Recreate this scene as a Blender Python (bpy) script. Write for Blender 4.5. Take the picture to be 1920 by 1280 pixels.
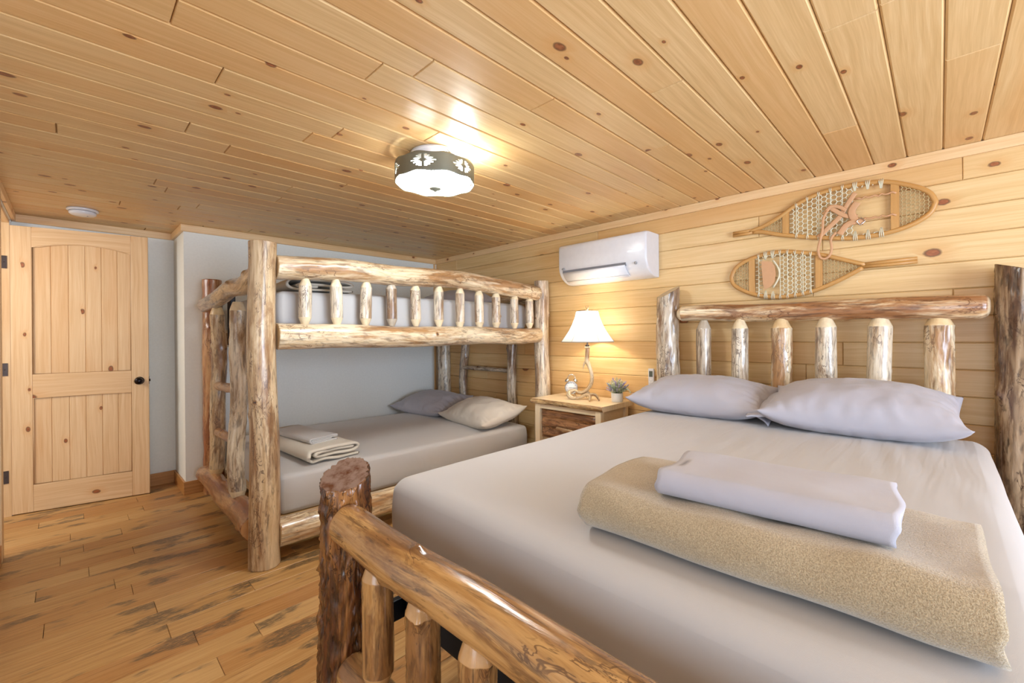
import bpy, bmesh, math, random
from mathutils import Vector, Matrix, noise
for o in list(bpy.data.objects): bpy.data.objects.remove(o)
SC = bpy.context.scene
COL = SC.collection
PI = math.pi

# ------------------------------------------------------------------ camera, world, lights, exposure
cam_d = bpy.data.cameras.new('camera'); cam = bpy.data.objects.new('camera', cam_d); COL.objects.link(cam)
YAW, ROLL, CH = 0.7934, -0.0093, 1.25
fw = Vector((math.sin(YAW), math.cos(YAW), 0)); r0 = Vector((math.cos(YAW), -math.sin(YAW), 0)); u0 = Vector((0, 0, 1))
rr = r0*math.cos(ROLL) + u0*math.sin(ROLL); uu = -r0*math.sin(ROLL) + u0*math.cos(ROLL)
M = Matrix((rr, uu, -fw)).transposed().to_4x4(); M.translation = Vector((0, 0, CH))
cam.matrix_world = M
cam_d.sensor_width = 36; cam_d.lens = 815.44/1920*36; cam_d.shift_y = -(640-628.23)/1920
cam_d.clip_start = 0.03
SC.camera = cam
SC.view_settings.view_transform = 'Standard'; SC.view_settings.look = 'None'
SC.view_settings.gamma = 1; SC.view_settings.use_curve_mapping = False
SC.view_settings.exposure = 0.76
W = bpy.data.worlds.new('world'); SC.world = W; W.use_nodes = True
W.node_tree.nodes['Background'].inputs[0].default_value = (0.75, 0.86, 1, 1)
W.node_tree.nodes['Background'].inputs[1].default_value = 1.0

def area(name, loc, rot, sx, sy, power, col):
    l = bpy.data.lights.new(name, 'AREA'); l.shape = 'RECTANGLE'; l.size = sx; l.size_y = sy
    l.energy = power; l.color = col
    o = bpy.data.objects.new(name, l); COL.objects.link(o); o.location = loc; o.rotation_euler = rot
    return o
# daylight through the window behind the camera, added fill from the side, hall ceiling lamp
area('window_daylight', (1.0, -2.20, 1.25), (PI/2+math.radians(12), 0, 0), 1.9, 1.35, 84, (0.66, 0.80, 1.0))
area('side_fill_light', (-1.50, -0.4, 1.25), (PI/2+math.radians(14), 0, -PI/2-math.radians(22)), 1.6, 1.35, 20, (0.70, 0.83, 1.0))  # fill added to reach the far wall, no window known on this side
area('hall_light', (-1.25, 4.0, 1.9), (math.radians(40), 0, -PI/2), 0.7, 0.7, 13, (1.0, 0.96, 0.9))

# ------------------------------------------------------------------ helpers
def srgb(r, g, b):
    f = lambda c: (c/255/12.92) if c/255 <= 0.04045 else ((c/255+0.055)/1.055)**2.4
    return (f(r), f(g), f(b), 1)

class N:
    """tiny node-tree writer"""
    def __init__(s, name):
        s.m = bpy.data.materials.new(name); s.m.use_nodes = True; s.t = s.m.node_tree
        s.b = s.t.nodes['Principled BSDF']
    def n(s, typ, **kw):
        x = s.t.nodes.new(typ)
        for k, v in kw.items(): setattr(x, k, v)
        return x
    def lk(s, a, b): s.t.links.new(a, b)
    def put(s, v, sock):
        if hasattr(v, 'is_linked') or isinstance(v, bpy.types.NodeSocket): s.lk(v, sock)
        else: sock.default_value = v
    def attr(s, name, out='Fac'):
        a = s.n('ShaderNodeAttribute', attribute_name=name); return a.outputs[out]
    def math(s, op, a, b=0.0, c=0.0, clamp=False):
        x = s.n('ShaderNodeMath', operation=op, use_clamp=clamp)
        s.put(a, x.inputs[0]); s.put(b, x.inputs[1]); s.put(c, x.inputs[2]); return x.outputs[0]
    def vmul(s, v, k):
        x = s.n('ShaderNodeVectorMath', operation='MULTIPLY'); s.put(v, x.inputs[0]); s.put(k, x.inputs[1]); return x.outputs[0]
    def vadd(s, v, k):
        x = s.n('ShaderNodeVectorMath', operation='ADD'); s.put(v, x.inputs[0]); s.put(k, x.inputs[1]); return x.outputs[0]
    def comb(s, x_, y_, z_):
        x = s.n('ShaderNodeCombineXYZ'); s.put(x_, x.inputs[0]); s.put(y_, x.inputs[1]); s.put(z_, x.inputs[2]); return x.outputs[0]
    def sep(s, v):
        x = s.n('ShaderNodeSeparateXYZ'); s.lk(v, x.inputs[0]); return x.outputs
    def noise(s, v, scale=1.0, detail=3, rough=0.55, dist=0.0):
        x = s.n('ShaderNodeTexNoise'); s.put(v, x.inputs['Vector']); x.inputs['Scale'].default_value = scale
        x.inputs['Detail'].default_value = detail; x.inputs['Roughness'].default_value = rough
        x.inputs['Distortion'].default_value = dist; return x.outputs['Fac']
    def ramp(s, f, stops):
        x = s.n('ShaderNodeValToRGB'); s.put(f, x.inputs[0]); cr = x.color_ramp
        while len(cr.elements) < len(stops): cr.elements.new(0.5)
        for e, (p, c) in zip(cr.elements, stops):
            e.position = p; e.color = c if len(c) == 4 else (*c, 1)
        return x.outputs[0]
    def step(s, f, a, b):
        x = s.n('ShaderNodeMapRange', interpolation_type='SMOOTHSTEP'); s.put(f, x.inputs[0])
        x.inputs[1].default_value = a; x.inputs[2].default_value = b; return x.outputs[0]
    def mix(s, f, a, b, mode='MIX'):
        x = s.n('ShaderNodeMix', data_type='RGBA', blend_type=mode)
        s.put(f, x.inputs[0]); s.put(a, x.inputs[6]); s.put(b, x.inputs[7]); return x.outputs[2]
    def bump(s, h, strength=0.3, dist=0.005):
        x = s.n('ShaderNodeBump'); s.lk(h, x.inputs['Height']); x.inputs['Strength'].default_value = strength
        x.inputs['Distance'].default_value = dist; s.lk(x.outputs[0], s.b.inputs['Normal'])
    def col(s, c): s.put(c, s.b.inputs['Base Color'])
    def rough(s, v): s.put(v, s.b.inputs['Roughness'])

def flat(name, c, rough=0.5, metal=0.0, coat=0.0, bump=None):
    m = N(name); m.rough(rough); m.b.inputs['Metallic'].default_value = metal
    m.b.inputs['Coat Weight'].default_value = coat
    tc = m.n('ShaderNodeTexCoord').outputs['Object']
    n = m.noise(tc, bump[0] if bump else 25, 3)
    m.col(m.mix(n, tuple(x*0.93 for x in c[:3])+(1,), tuple(min(1, x*1.05) for x in c[:3])+(1,)))
    if bump: m.bump(n, bump[1], bump[2])
    return m.m

def pine(name, c_lo, c_mid, c_hi, knot=0.5, rough=0.4, knot_c=srgb(128, 70, 32), size=3.4, orange=srgb(205, 130, 62), grain=1.0):
    m = N(name); gc = m.attr('gc', 'Vector'); rnd = m.attr('rnd')
    x, y, z = m.sep(gc)                                            # x across the board, z along the grain
    w = m.noise(m.comb(m.math('MULTIPLY', x, 7), y, m.math('MULTIPLY', z, 1.6)), 1, 2)
    vo = m.n('ShaderNodeTexVoronoi', voronoi_dimensions='2D'); vo.inputs['Scale'].default_value = size
    m.lk(m.comb(x, m.math('MULTIPLY', z, 0.62), 0.0), vo.inputs['Vector'])
    cr = m.n('ShaderNodeSeparateColor'); m.lk(vo.outputs['Color'], cr.inputs[0])
    rad = m.math('MULTIPLY_ADD', cr.outputs[1], 0.055, 0.022)
    wob = m.noise(m.comb(m.math('MULTIPLY', x, 60), y, m.math('MULTIPLY', z, 40)), 1, 2)
    d = m.math('DIVIDE', m.math('ADD', vo.outputs['Distance'], m.math('MULTIPLY', m.math('SUBTRACT', wob, 0.5), 0.02)), rad)
    on = m.math('LESS_THAN', cr.outputs[0], knot)
    kn = m.math('MULTIPLY', m.step(d, 1.05, 0.8), on)
    ring = m.math('MULTIPLY', m.math('SUBTRACT', m.step(d, 1.4, 1.0), m.step(d, 0.95, 0.7)), on)
    halo = m.math('MULTIPLY', m.step(d, 4.5, 0.8), on)
    acr = m.math('ADD', x, m.math('ADD', m.math('MULTIPLY', halo, 0.012), m.math('MULTIPLY', w, 0.055)))
    g1 = m.noise(m.comb(m.math('MULTIPLY', acr, 70), y, m.math('MULTIPLY', z, 1.8)), 1, 3, 0.6)
    g2 = m.noise(m.comb(m.math('MULTIPLY', x, 340), y, m.math('MULTIPLY', z, 6)), 1, 2)
    g = m.math('ADD', m.math('MULTIPLY', g1, 0.7), m.math('MULTIPLY', g2, 0.3))
    c = m.ramp(m.math('MULTIPLY_ADD', m.math('SUBTRACT', g, 0.5), grain, 0.5), [(0.25, c_lo), (0.5, c_mid), (0.72, c_hi)])
    c = m.mix(m.math('MULTIPLY', m.step(rnd, 0.45, 1.0), 0.4), c, orange)
    pa = m.noise(m.comb(m.math('MULTIPLY', x, 5), m.math('ADD', y, 7), m.math('MULTIPLY', z, 1.1)), 1, 2)
    c = m.mix(m.math('MULTIPLY', m.step(pa, 0.5, 0.75), 0.35), c, orange)
    c = m.mix(m.math('MULTIPLY', halo, 0.42), c, orange)
    core = m.mix(m.step(m.noise(m.comb(m.math('MULTIPLY', x, 90), y, m.math('MULTIPLY', z, 60)), 1, 2), 0.35, 0.65), knot_c, srgb(165, 98, 55))
    c = m.mix(kn, c, core); c = m.mix(m.math('MULTIPLY', ring, 0.75), c, srgb(88, 45, 20))
    m.col(c); m.rough(rough); m.bump(g, 0.10, 0.002)
    m.b.inputs['Coat Weight'].default_value = 0.15; m.b.inputs['Coat Roughness'].default_value = 0.3
    return m.m

def floor_mat():
    m = N('oak_floor'); gc = m.attr('gc', 'Vector'); rnd = m.attr('rnd'); x, y, z = m.sep(gc)
    w = m.noise(m.comb(m.math('MULTIPLY', x, 9), y, m.math('MULTIPLY', z, 2.0)), 1, 3)
    g1 = m.noise(m.comb(m.math('MULTIPLY', m.math('ADD', x, m.math('MULTIPLY', w, .05)), 90), y, m.math('MULTIPLY', z, 3)), 1, 4, .65)
    c = m.ramp(g1, [(0.25, srgb(160, 114, 62)), (0.5, srgb(190, 144, 86)), (0.75, srgb(208, 168, 114))])
    c = m.mix(m.math('MULTIPLY', m.step(rnd, 0.3, 1.0), 0.4), c, srgb(166, 102, 48))
    c = m.mix(m.math('MULTIPLY', m.step(rnd, 0.35, 0.0), 0.45), c, srgb(212, 172, 116))
    s1 = m.noise(m.comb(m.math('MULTIPLY', x, 9), m.math('ADD', y, 3), m.math('MULTIPLY', z, 3.4)), 1, 3)
    s2 = m.noise(m.comb(m.math('MULTIPLY', x, 220), y, m.math('MULTIPLY', z, 38)), 1, 2, .7)
    st = m.math('MULTIPLY', m.step(s1, 0.56, 0.64), m.step(s2, 0.30, 0.55))
    c = m.mix(m.math('MULTIPLY', st, 0.78), c, srgb(78, 68, 54))
    s3 = m.noise(m.comb(m.math('MULTIPLY', x, 60), m.math('ADD', y, 5), m.math('MULTIPLY', z, 4)), 1, 3)
    c = m.mix(m.math('MULTIPLY', m.step(s3, 0.62, 0.75), 0.5), c, srgb(110, 62, 28))
    m.col(c); m.rough(0.36); m.bump(g1, 0.06, 0.002)
    return m.m

def logmat(name, base, hi, patch, dark, patch_amt=0.5, dark_amt=0.5, rough=0.3, vscale=1.0, cutc=srgb(226, 200, 160), cutmix=.25):
    m = N(name); gc = m.attr('gc', 'Vector'); cut = m.attr('cut'); kn = m.attr('kn'); hgt = m.attr('hg')
    v = lambda a, b, off=0.0: m.vadd(m.vmul(gc, (a*vscale, a*vscale, b*vscale)), (off, off, off))
    g = m.noise(v(80, 6), 1, 4, .65)
    c = m.mix(m.step(g, .3, .7), base, hi)
    p1 = m.noise(v(9, 1.7, 5), 1, 6, .68, 0.5)
    lo = 0.56-0.22*patch_amt
    c = m.mix(m.math('MULTIPLY', m.step(p1, lo, lo+.15), 0.9), c, patch)
    p2 = m.noise(v(38, 4.0, 11), 1, 5, .66, 0.9)
    lo = 0.63-0.18*dark_amt
    c = m.mix(m.math('MULTIPLY', m.step(p2, lo, lo+.14), 0.62), c, dark)
    p3 = m.noise(v(16, 2.4, 23), 1, 5, .7, 0.7)
    c = m.mix(m.math('MULTIPLY', m.step(p3, .52, .64), 0.8), c, m.mix(0.35, patch, dark))
    p4 = m.noise(v(120, 26, 31), 1, 2, .6)
    c = m.mix(m.math('MULTIPLY', m.step(p4, .66, .76), 0.6), c, dark)
    p5 = m.noise(v(12, 1.5, 41), 1, 3, .6)
    c = m.mix(m.math('MULTIPLY', m.step(p5, .54, .64), 0.6), c, hi)
    c = m.mix(m.math('MULTIPLY', m.step(hgt, .5, .1), 0.55*min(1, dark_amt+.3)), c, dark)
    c = m.mix(m.step(kn, .25, .6), c, patch); c = m.mix(m.math('MULTIPLY', m.step(kn, .6, .75), m.step(kn, .97, .9)), c, dark)
    p6 = m.noise(v(24, 9, 51), 1, 3, .6, 1.2); p7 = m.noise(v(9, 3.5, 61), 1, 2)
    ln = m.math('MULTIPLY', m.step(m.math('ABSOLUTE', m.math('SUBTRACT', p6, .5)), .030, .008), m.step(p7, .60-.14*dark_amt, .70-.14*dark_amt))
    c = m.mix(m.math('MULTIPLY', ln, .8), c, m.mix(.3, dark, patch))
    cutn = m.noise(v(30, 30), 1, 3)
    c = m.mix(cut, c, m.mix(m.step(cutn, .4, .75), cutc, m.mix(cutmix, cutc, patch)))
    m.col(c); m.rough(rough)
    m.bump(m.math('ADD', m.math('MULTIPLY', g, .5), m.math('ADD', p2, m.math('MULTIPLY', p1, .4))), 0.35, 0.004)
    m.b.inputs['Coat Weight'].default_value = 0.45; m.b.inputs['Coat Roughness'].default_value = 0.18
    return m.m

def cloth(name, c1, c2, scale=300, strength=0.1, big=0.0, sheen=0.2, stretch=(1, 1, 1), dist=.002, rough=0.85, crease=0.0, ripple=0.0):
    m = N(name); tc = m.n('ShaderNodeTexCoord').outputs['Object']
    n = m.noise(m.vmul(tc, stretch), scale, 2); n2 = m.noise(tc, 2.3, 3)
    m.col(m.mix(n2, c1, c2)); m.rough(rough); m.b.inputs['Sheen Weight'].default_value = sheen
    h = n
    if crease:
        n3 = m.noise(m.vmul(tc, (1, 1, 1)), 6, 3, .5, .8)
        h = m.math('ADD', m.math('MULTIPLY', n, 0.08), m.math('MULTIPLY', n3, crease))
        m.bump(h, 0.5, 0.01)
    elif ripple:
        sx = m.sep(tc); rp = m.noise(m.vmul(m.vadd(tc, m.vmul(m.comb(m.noise(tc, 2, 2), m.noise(tc, 1.6, 2), 0.0), (0, .08, 0))), (1.5, 24, 1)), 1, 2)
        mask = m.step(sx[0], -.5, .5)
        m.bump(m.math('ADD', m.math('MULTIPLY', n, .03), m.math('MULTIPLY', m.math('MULTIPLY', rp, mask), ripple)), .6, .012)
    else: m.bump(h, strength, dist)
    return m.m

def fleece():
    m = N('fleece'); tc = m.n('ShaderNodeTexCoord').outputs['Object']
    n = m.noise(tc, 420, 2, .7, .3); n1 = m.noise(tc, 130, 2)
    h = m.math('ADD', n, m.math('MULTIPLY', n1, .5))
    m.col(m.mix(m.step(n, .3, .7), srgb(142, 123, 94), srgb(184, 164, 132))); m.rough(.95)
    m.b.inputs['Sheen Weight'].default_value = .5; m.bump(h, .7, .003); return m.m

def emit(name, c, s):
    m = N(name); m.col((0.8, 0.8, 0.8, 1)); m.b.inputs['Emission Color'].default_value = (*c, 1)
    m.b.inputs['Emission Strength'].default_value = s; return m.m

MAT = dict(
    ceil=pine('pine_ceiling', srgb(204, 166, 110), srgb(221, 186, 132), srgb(234, 204, 154), knot=.55, rough=.45, size=5.6, orange=srgb(214, 156, 88)),
    wall=pine('pine_wall', srgb(208, 168, 110), srgb(223, 188, 132), srgb(235, 204, 152), orange=srgb(206, 148, 82), knot=.38, rough=.42, size=3.0, knot_c=srgb(150, 84, 46)),
    trim=pine('pine_trim', srgb(214, 172, 120), srgb(230, 192, 142), srgb(240, 208, 162), orange=srgb(214, 156, 94), knot=.4, rough=.42, size=5.0),
    door=pine('pine_door', srgb(212, 168, 118), srgb(227, 190, 144), srgb(238, 206, 164), orange=srgb(218, 162, 104), knot=.30, rough=.38, size=4.2, knot_c=srgb(140, 78, 40)),
    base=pine('pine_baseboard', srgb(160, 108, 52), srgb(182, 128, 70), srgb(198, 146, 86), knot=.2, rough=.4),
    shelf=pine('pine_tabletop', srgb(226, 200, 158), srgb(238, 216, 180), srgb(245, 228, 198), knot=.15, rough=.35, orange=srgb(224, 188, 140)),
    shoe=pine('ash_frame', srgb(176, 124, 62), srgb(196, 146, 82), srgb(212, 166, 102), knot=.0, rough=.45, orange=srgb(190, 136, 72)),
    floor=floor_mat(),
    plaster=flat('cream_plaster', srgb(236, 237, 232), .8, bump=(60, .05, .002)),
    log_pale=logmat('peeled_log_pale', srgb(206, 186, 156), srgb(236, 224, 204), srgb(164, 128, 92), srgb(74, 62, 62), .28, .6, cutc=srgb(234, 216, 182)),
    log_tan=logmat('peeled_log_tan', srgb(190, 158, 116), srgb(224, 200, 164), srgb(146, 104, 66), srgb(70, 54, 50), .5, .6, cutc=srgb(220, 188, 140)),
    log_rail=logmat('peeled_log_rail', srgb(208, 180, 138), srgb(238, 222, 192), srgb(168, 120, 72), srgb(84, 64, 54), .45, .5, cutc=srgb(226, 196, 150)),
    log_amber=logmat('varnished_log_amber', srgb(168, 122, 70), srgb(196, 152, 96), srgb(134, 92, 54), srgb(66, 46, 34), .55, .6, rough=.22, cutc=srgb(196, 152, 100)),
    log_bark=logmat('barky_log_dark', srgb(128, 78, 38), srgb(172, 120, 68), srgb(84, 44, 22), srgb(30, 17, 12), .85, .95, rough=.22, cutc=srgb(128, 104, 92), cutmix=.95),
    log_patchy=logmat('peeled_log_patchy', srgb(206, 160, 106), srgb(242, 226, 192), srgb(150, 96, 54), srgb(78, 48, 34), .75, .45, cutc=srgb(238, 220, 186)),
    log_brown=logmat('varnished_log_brown', srgb(142, 112, 82), srgb(188, 162, 130), srgb(96, 62, 38), srgb(40, 26, 20), .6, .7, rough=.2, cutc=srgb(150, 120, 96)),
    log_grey=logmat('weathered_log_grey', srgb(178, 156, 128), srgb(222, 208, 186), srgb(126, 92, 62), srgb(58, 46, 44), .5, .7, cutc=srgb(190, 178, 160)),
    log_red=logmat('peeled_log_red', srgb(172, 118, 70), srgb(200, 156, 110), srgb(140, 74, 34), srgb(72, 42, 28), .55, .4, cutc=srgb(190, 140, 90)),
    sheet=cloth('sheet_beige', srgb(172, 167, 165), srgb(180, 175, 173), 900, .05, rough=.8, ripple=.6),
    sheet2=cloth('sheet_grey', srgb(188, 184, 182), srgb(196, 192, 190), 900, .05, rough=.8, crease=.6),
    pillow=cloth('pillowcase_grey', srgb(166, 163, 172), srgb(176, 173, 182), 900, .05, rough=.75, crease=.9),
    pillow2=cloth('pillowcase_beige', srgb(206, 196, 184), srgb(214, 206, 194), 900, .05, rough=.78, crease=.9),
    fleece=fleece(),
    blanket=cloth('blanket_cream', srgb(206, 196, 180), srgb(216, 206, 190), 260, .35, rough=.9, dist=.003),
    black=flat('black_fabric', srgb(26, 24, 24), .8, bump=(400, .3, .002)),
    blackmetal=flat('black_metal', srgb(18, 20, 26), .35, .6),
    bronze=flat('oil_rubbed_bronze', srgb(42, 38, 40), .25, .85),
    hinge=flat('hinge_steel', srgb(82, 72, 68), .35, .8),
    white=flat('white_plastic', srgb(222, 222, 227), .28, coat=.3),
    whiteb=flat('white_vane', srgb(234, 234, 238), .3),
    dark=flat('dark_slot', srgb(126, 126, 132), .5),
    grey=flat('grey_badge', srgb(168, 168, 172), .4),
    band=flat('pewter_band', srgb(122, 122, 108), .45, .5),
    chrome=flat('chrome', srgb(210, 210, 214), .12, 1.0),
    dial=flat('clock_dial', srgb(250, 250, 252), .5),
    ink=flat('clock_ink', srgb(60, 56, 66), .5),
    bark=logmat('nightstand_bark', srgb(150, 100, 62), srgb(188, 138, 92), srgb(98, 56, 28), srgb(48, 28, 18), .6, .8, rough=.4),
    liveedge=logmat('live_edge', srgb(206, 168, 112), srgb(226, 196, 146), srgb(132, 84, 42), srgb(58, 40, 26), .6, .5, rough=.4),
    antler=logmat('antler', srgb(200, 172, 132), srgb(226, 206, 172), srgb(142, 104, 66), srgb(92, 66, 44), .45, .4, rough=.45, vscale=2.0),
    lace=flat('rawhide_lacing', srgb(222, 214, 186), .6),
    lace2=flat('rawhide_lacing_dim', srgb(190, 166, 118), .6),
    leather=flat('tan_leather', srgb(206, 158, 116), .55, bump=(60, .15, .002)),
    ceramic=flat('white_ceramic', srgb(238, 236, 234), .35),
    leaf=flat('sage_leaf', srgb(150, 166, 134), .6),
    leaf2=flat('pale_sage_leaf', srgb(206, 214, 198), .6),
    flower=flat('lavender_flower', srgb(170, 158, 204), .7),
    lcd=flat('remote_screen', srgb(86, 92, 84), .3),
    glow=emit('lit_diffuser', (0.90, 0.97, 1.0), 34),
)
# lamp shade: thin white linen that lets the bulb's light through
m = N('lamp_shade_linen'); tr = m.n('ShaderNodeBsdfTranslucent'); tr.inputs[0].default_value = (.95, .93, .90, 1)
mx = m.n('ShaderNodeMixShader'); mx.inputs[0].default_value = .36
m.col(srgb(240, 236, 230)); m.rough(.9)
m.lk(m.b.outputs[0], mx.inputs[1]); m.lk(tr.outputs[0], mx.inputs[2])
m.lk(mx.outputs[0], m.t.nodes['Material Output'].inputs[0]); MAT['shade'] = m.m

class MB:
    """collects geometry for ONE mesh; per-vertex gc (grain coordinates), cut, kn, hg, rnd"""
    def __init__(s): s.v = []; s.f = []; s.gc = []; s.cut = []; s.kn = []; s.hg = []; s.rnd = []; s.mi = []; s.sm = []
    def vert(s, p, gc=None, cut=0, kn=0, hg=1, rnd=0.5):
        s.v.append(tuple(p)); s.gc.append(tuple(gc if gc is not None else p)); s.cut.append(cut); s.kn.append(kn)
        s.hg.append(hg); s.rnd.append(rnd); return len(s.v)-1
    def face(s, idx, mi=0, smooth=True): s.f.append(tuple(idx)); s.mi.append(mi); s.sm.append(smooth)
    def build(s, name, mats, parent=None, loc=None):
        me = bpy.data.meshes.new(name); me.from_pydata(s.v, [], s.f)
        mats = mats if isinstance(mats, (list, tuple)) else [mats]
        for mm in mats: me.materials.append(MAT[mm] if isinstance(mm, str) else mm)
        me.polygons.foreach_set('material_index', s.mi); me.polygons.foreach_set('use_smooth', s.sm)
        a = me.attributes.new('gc', 'FLOAT_VECTOR', 'POINT'); a.data.foreach_set('vector', [c for g in s.gc for c in g])
        for nm, arr in (('cut', s.cut), ('kn', s.kn), ('hg', s.hg), ('rnd', s.rnd)):
            a = me.attributes.new(nm, 'FLOAT', 'POINT'); a.data.foreach_set('value', arr)
        bm = bmesh.new(); bm.from_mesh(me); bmesh.ops.recalc_face_normals(bm, faces=bm.faces); bm.to_mesh(me); bm.free()
        me.update()
        o = bpy.data.objects.new(name, me); COL.objects.link(o)
        if parent is not None: o.parent = parent
        if loc is not None: o.location = loc
        return o
    def box(s, a, b, mi=0, axis=0, rnd=None, bevel=0.0, seed=None):
        """box from corner a to corner b; axis = grain direction"""
        rnd = random.random() if rnd is None else rnd
        off = (rnd*37.1, rnd*11.3, rnd*53.7)
        (x0, y0, z0), (x1, y1, z1) = a, b; c = bevel
        def g(p):
            q = {0: (p[1], p[2], p[0]), 1: (p[0], p[2], p[1]), 2: (p[0], p[1], p[2])}[axis]
            if axis == 0: q = (p[1]+p[2], 0, p[0])
            if axis == 1: q = (p[0]+p[2], 0, p[1])
            if axis == 2: q = (p[0]+p[1], 0, p[2])
            return (q[0]+off[0], off[1], q[2]+off[2])
        if c <= 0:
            ids = [s.vert(p, g(p), rnd=rnd) for p in [(x, y, z) for x in (x0, x1) for y in (y0, y1) for z in (z0, z1)]]
            for q in ((0, 1, 3, 2), (4, 6, 7, 5), (0, 4, 5, 1), (2, 3, 7, 6), (0, 2, 6, 4), (1, 5, 7, 3)):
                s.face([ids[i] for i in q], mi, False)
            return
        bm = bmesh.new(); bmesh.ops.create_cube(bm, size=1)
        for v in bm.verts: v.co = Vector(((x0+x1)/2+v.co.x*(x1-x0), (y0+y1)/2+v.co.y*(y1-y0), (z0+z1)/2+v.co.z*(z1-z0)))
        bmesh.ops.bevel(bm, geom=bm.edges[:], offset=c, segments=2, profile=.5, affect='EDGES')
        s.add_bm(bm, g, mi, rnd)
    def add_bm(s, bm, g=None, mi=0, rnd=.5, smooth=False, mat=None):
        base = len(s.v)
        for i, v in enumerate(bm.verts):
            v.index = i; p = mat @ v.co if mat else v.co
            s.vert(p, g(v.co) if g else None, rnd=rnd)
        for f in bm.faces: s.face([base+v.index for v in f.verts], mi, smooth)
        bm.free()
    def tube(s, pts, r, n=8, mi=0, closed=False, flat_=1.0, cap=True, up=None):
        """round (or oval) tube along points; r number or list"""
        pts = [Vector(p) for p in pts]; L = len(pts); base = len(s.v); ro = random.random()*20
        prev = None; acc = 0
        for i, p in enumerate(pts):
            a = pts[(i-1) % L] if (closed or i > 0) else p; b = pts[(i+1) % L] if (closed or i < L-1) else p
            t = (b-a).normalized()
            if up is not None: n1 = up.cross(t).normalized()
            else:
                ref = prev if prev is not None else (Vector((0, 0, 1)) if abs(t.z) < .9 else Vector((1, 0, 0)))
                n1 = (ref - t*ref.dot(t)).normalized(); prev = n1
            n2 = t.cross(n1); rad = r[i] if isinstance(r, (list, tuple)) else r
            if i: acc += (p-pts[i-1]).length
            for k in range(n):
                th = 2*PI*k/n; q = n1*math.cos(th)*rad + n2*math.sin(th)*rad*flat_
                s.vert(p+q, (q.dot(n1)+ro, q.dot(n2), acc+ro))
        for i in range(L if closed else L-1):
            for k in range(n):
                a = base+i*n+k; b = base+i*n+(k+1) % n; c = base+((i+1) % L)*n+(k+1) % n; d = base+((i+1) % L)*n+k
                s.face((a, b, c, d), mi)
        if cap and not closed:
            s.face([base+k for k in range(n)], mi); s.face([base+(L-1)*n+k for k in range(n)], mi)
    def lathe(s, prof, c=(0, 0, 0), n=32, mi=0, axis=2, smooth=True, cap=True):
        base = len(s.v)
        for (r, z) in prof:
            for k in range(n):
                th = 2*PI*k/n; p = [r*math.cos(th), r*math.sin(th), z]
                if axis == 0: p = [z, r*math.cos(th), r*math.sin(th)]
                if axis == 1: p = [r*math.cos(th), z, r*math.sin(th)]
                s.vert((p[0]+c[0], p[1]+c[1], p[2]+c[2]))
        for i in range(len(prof)-1):
            for k in range(n):
                s.face((base+i*n+k, base+i*n+(k+1) % n, base+(i+1)*n+(k+1) % n, base+(i+1)*n+k), mi, smooth)
        if not cap: return
        if prof[0][0] > 1e-6: s.face([base+k for k in range(n)], mi, False)
        if prof[-1][0] > 1e-6: s.face([base+(len(prof)-1)*n+k for k in range(n)], mi, False)

GROUPS = {'pillow': 'pillows on the beds', 'mattress': 'mattresses on the beds', 'snowshoe': 'snowshoes hung on the pine wall', 'folded sheet': 'folded sheets laid on blankets', 'blanket': 'folded blankets on the beds'}
def tag(o, label=None, cat=None, group=None, kind=None):
    group = group or GROUPS.get(cat)
    if label: o['label'] = label
    if cat: o['category'] = cat
    if group: o['group'] = group
    if kind: o['kind'] = kind
    return o
def thing(name, label, cat, loc, rz=0.0, group=None, kind=None):
    e = bpy.data.objects.new(name, None); COL.objects.link(e); e.location = loc; e.rotation_euler = (0, 0, rz)
    e.empty_display_size = .1
    return tag(e, label, cat, group, kind)
def struct(o): o['kind'] = 'structure'; return o

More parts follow.
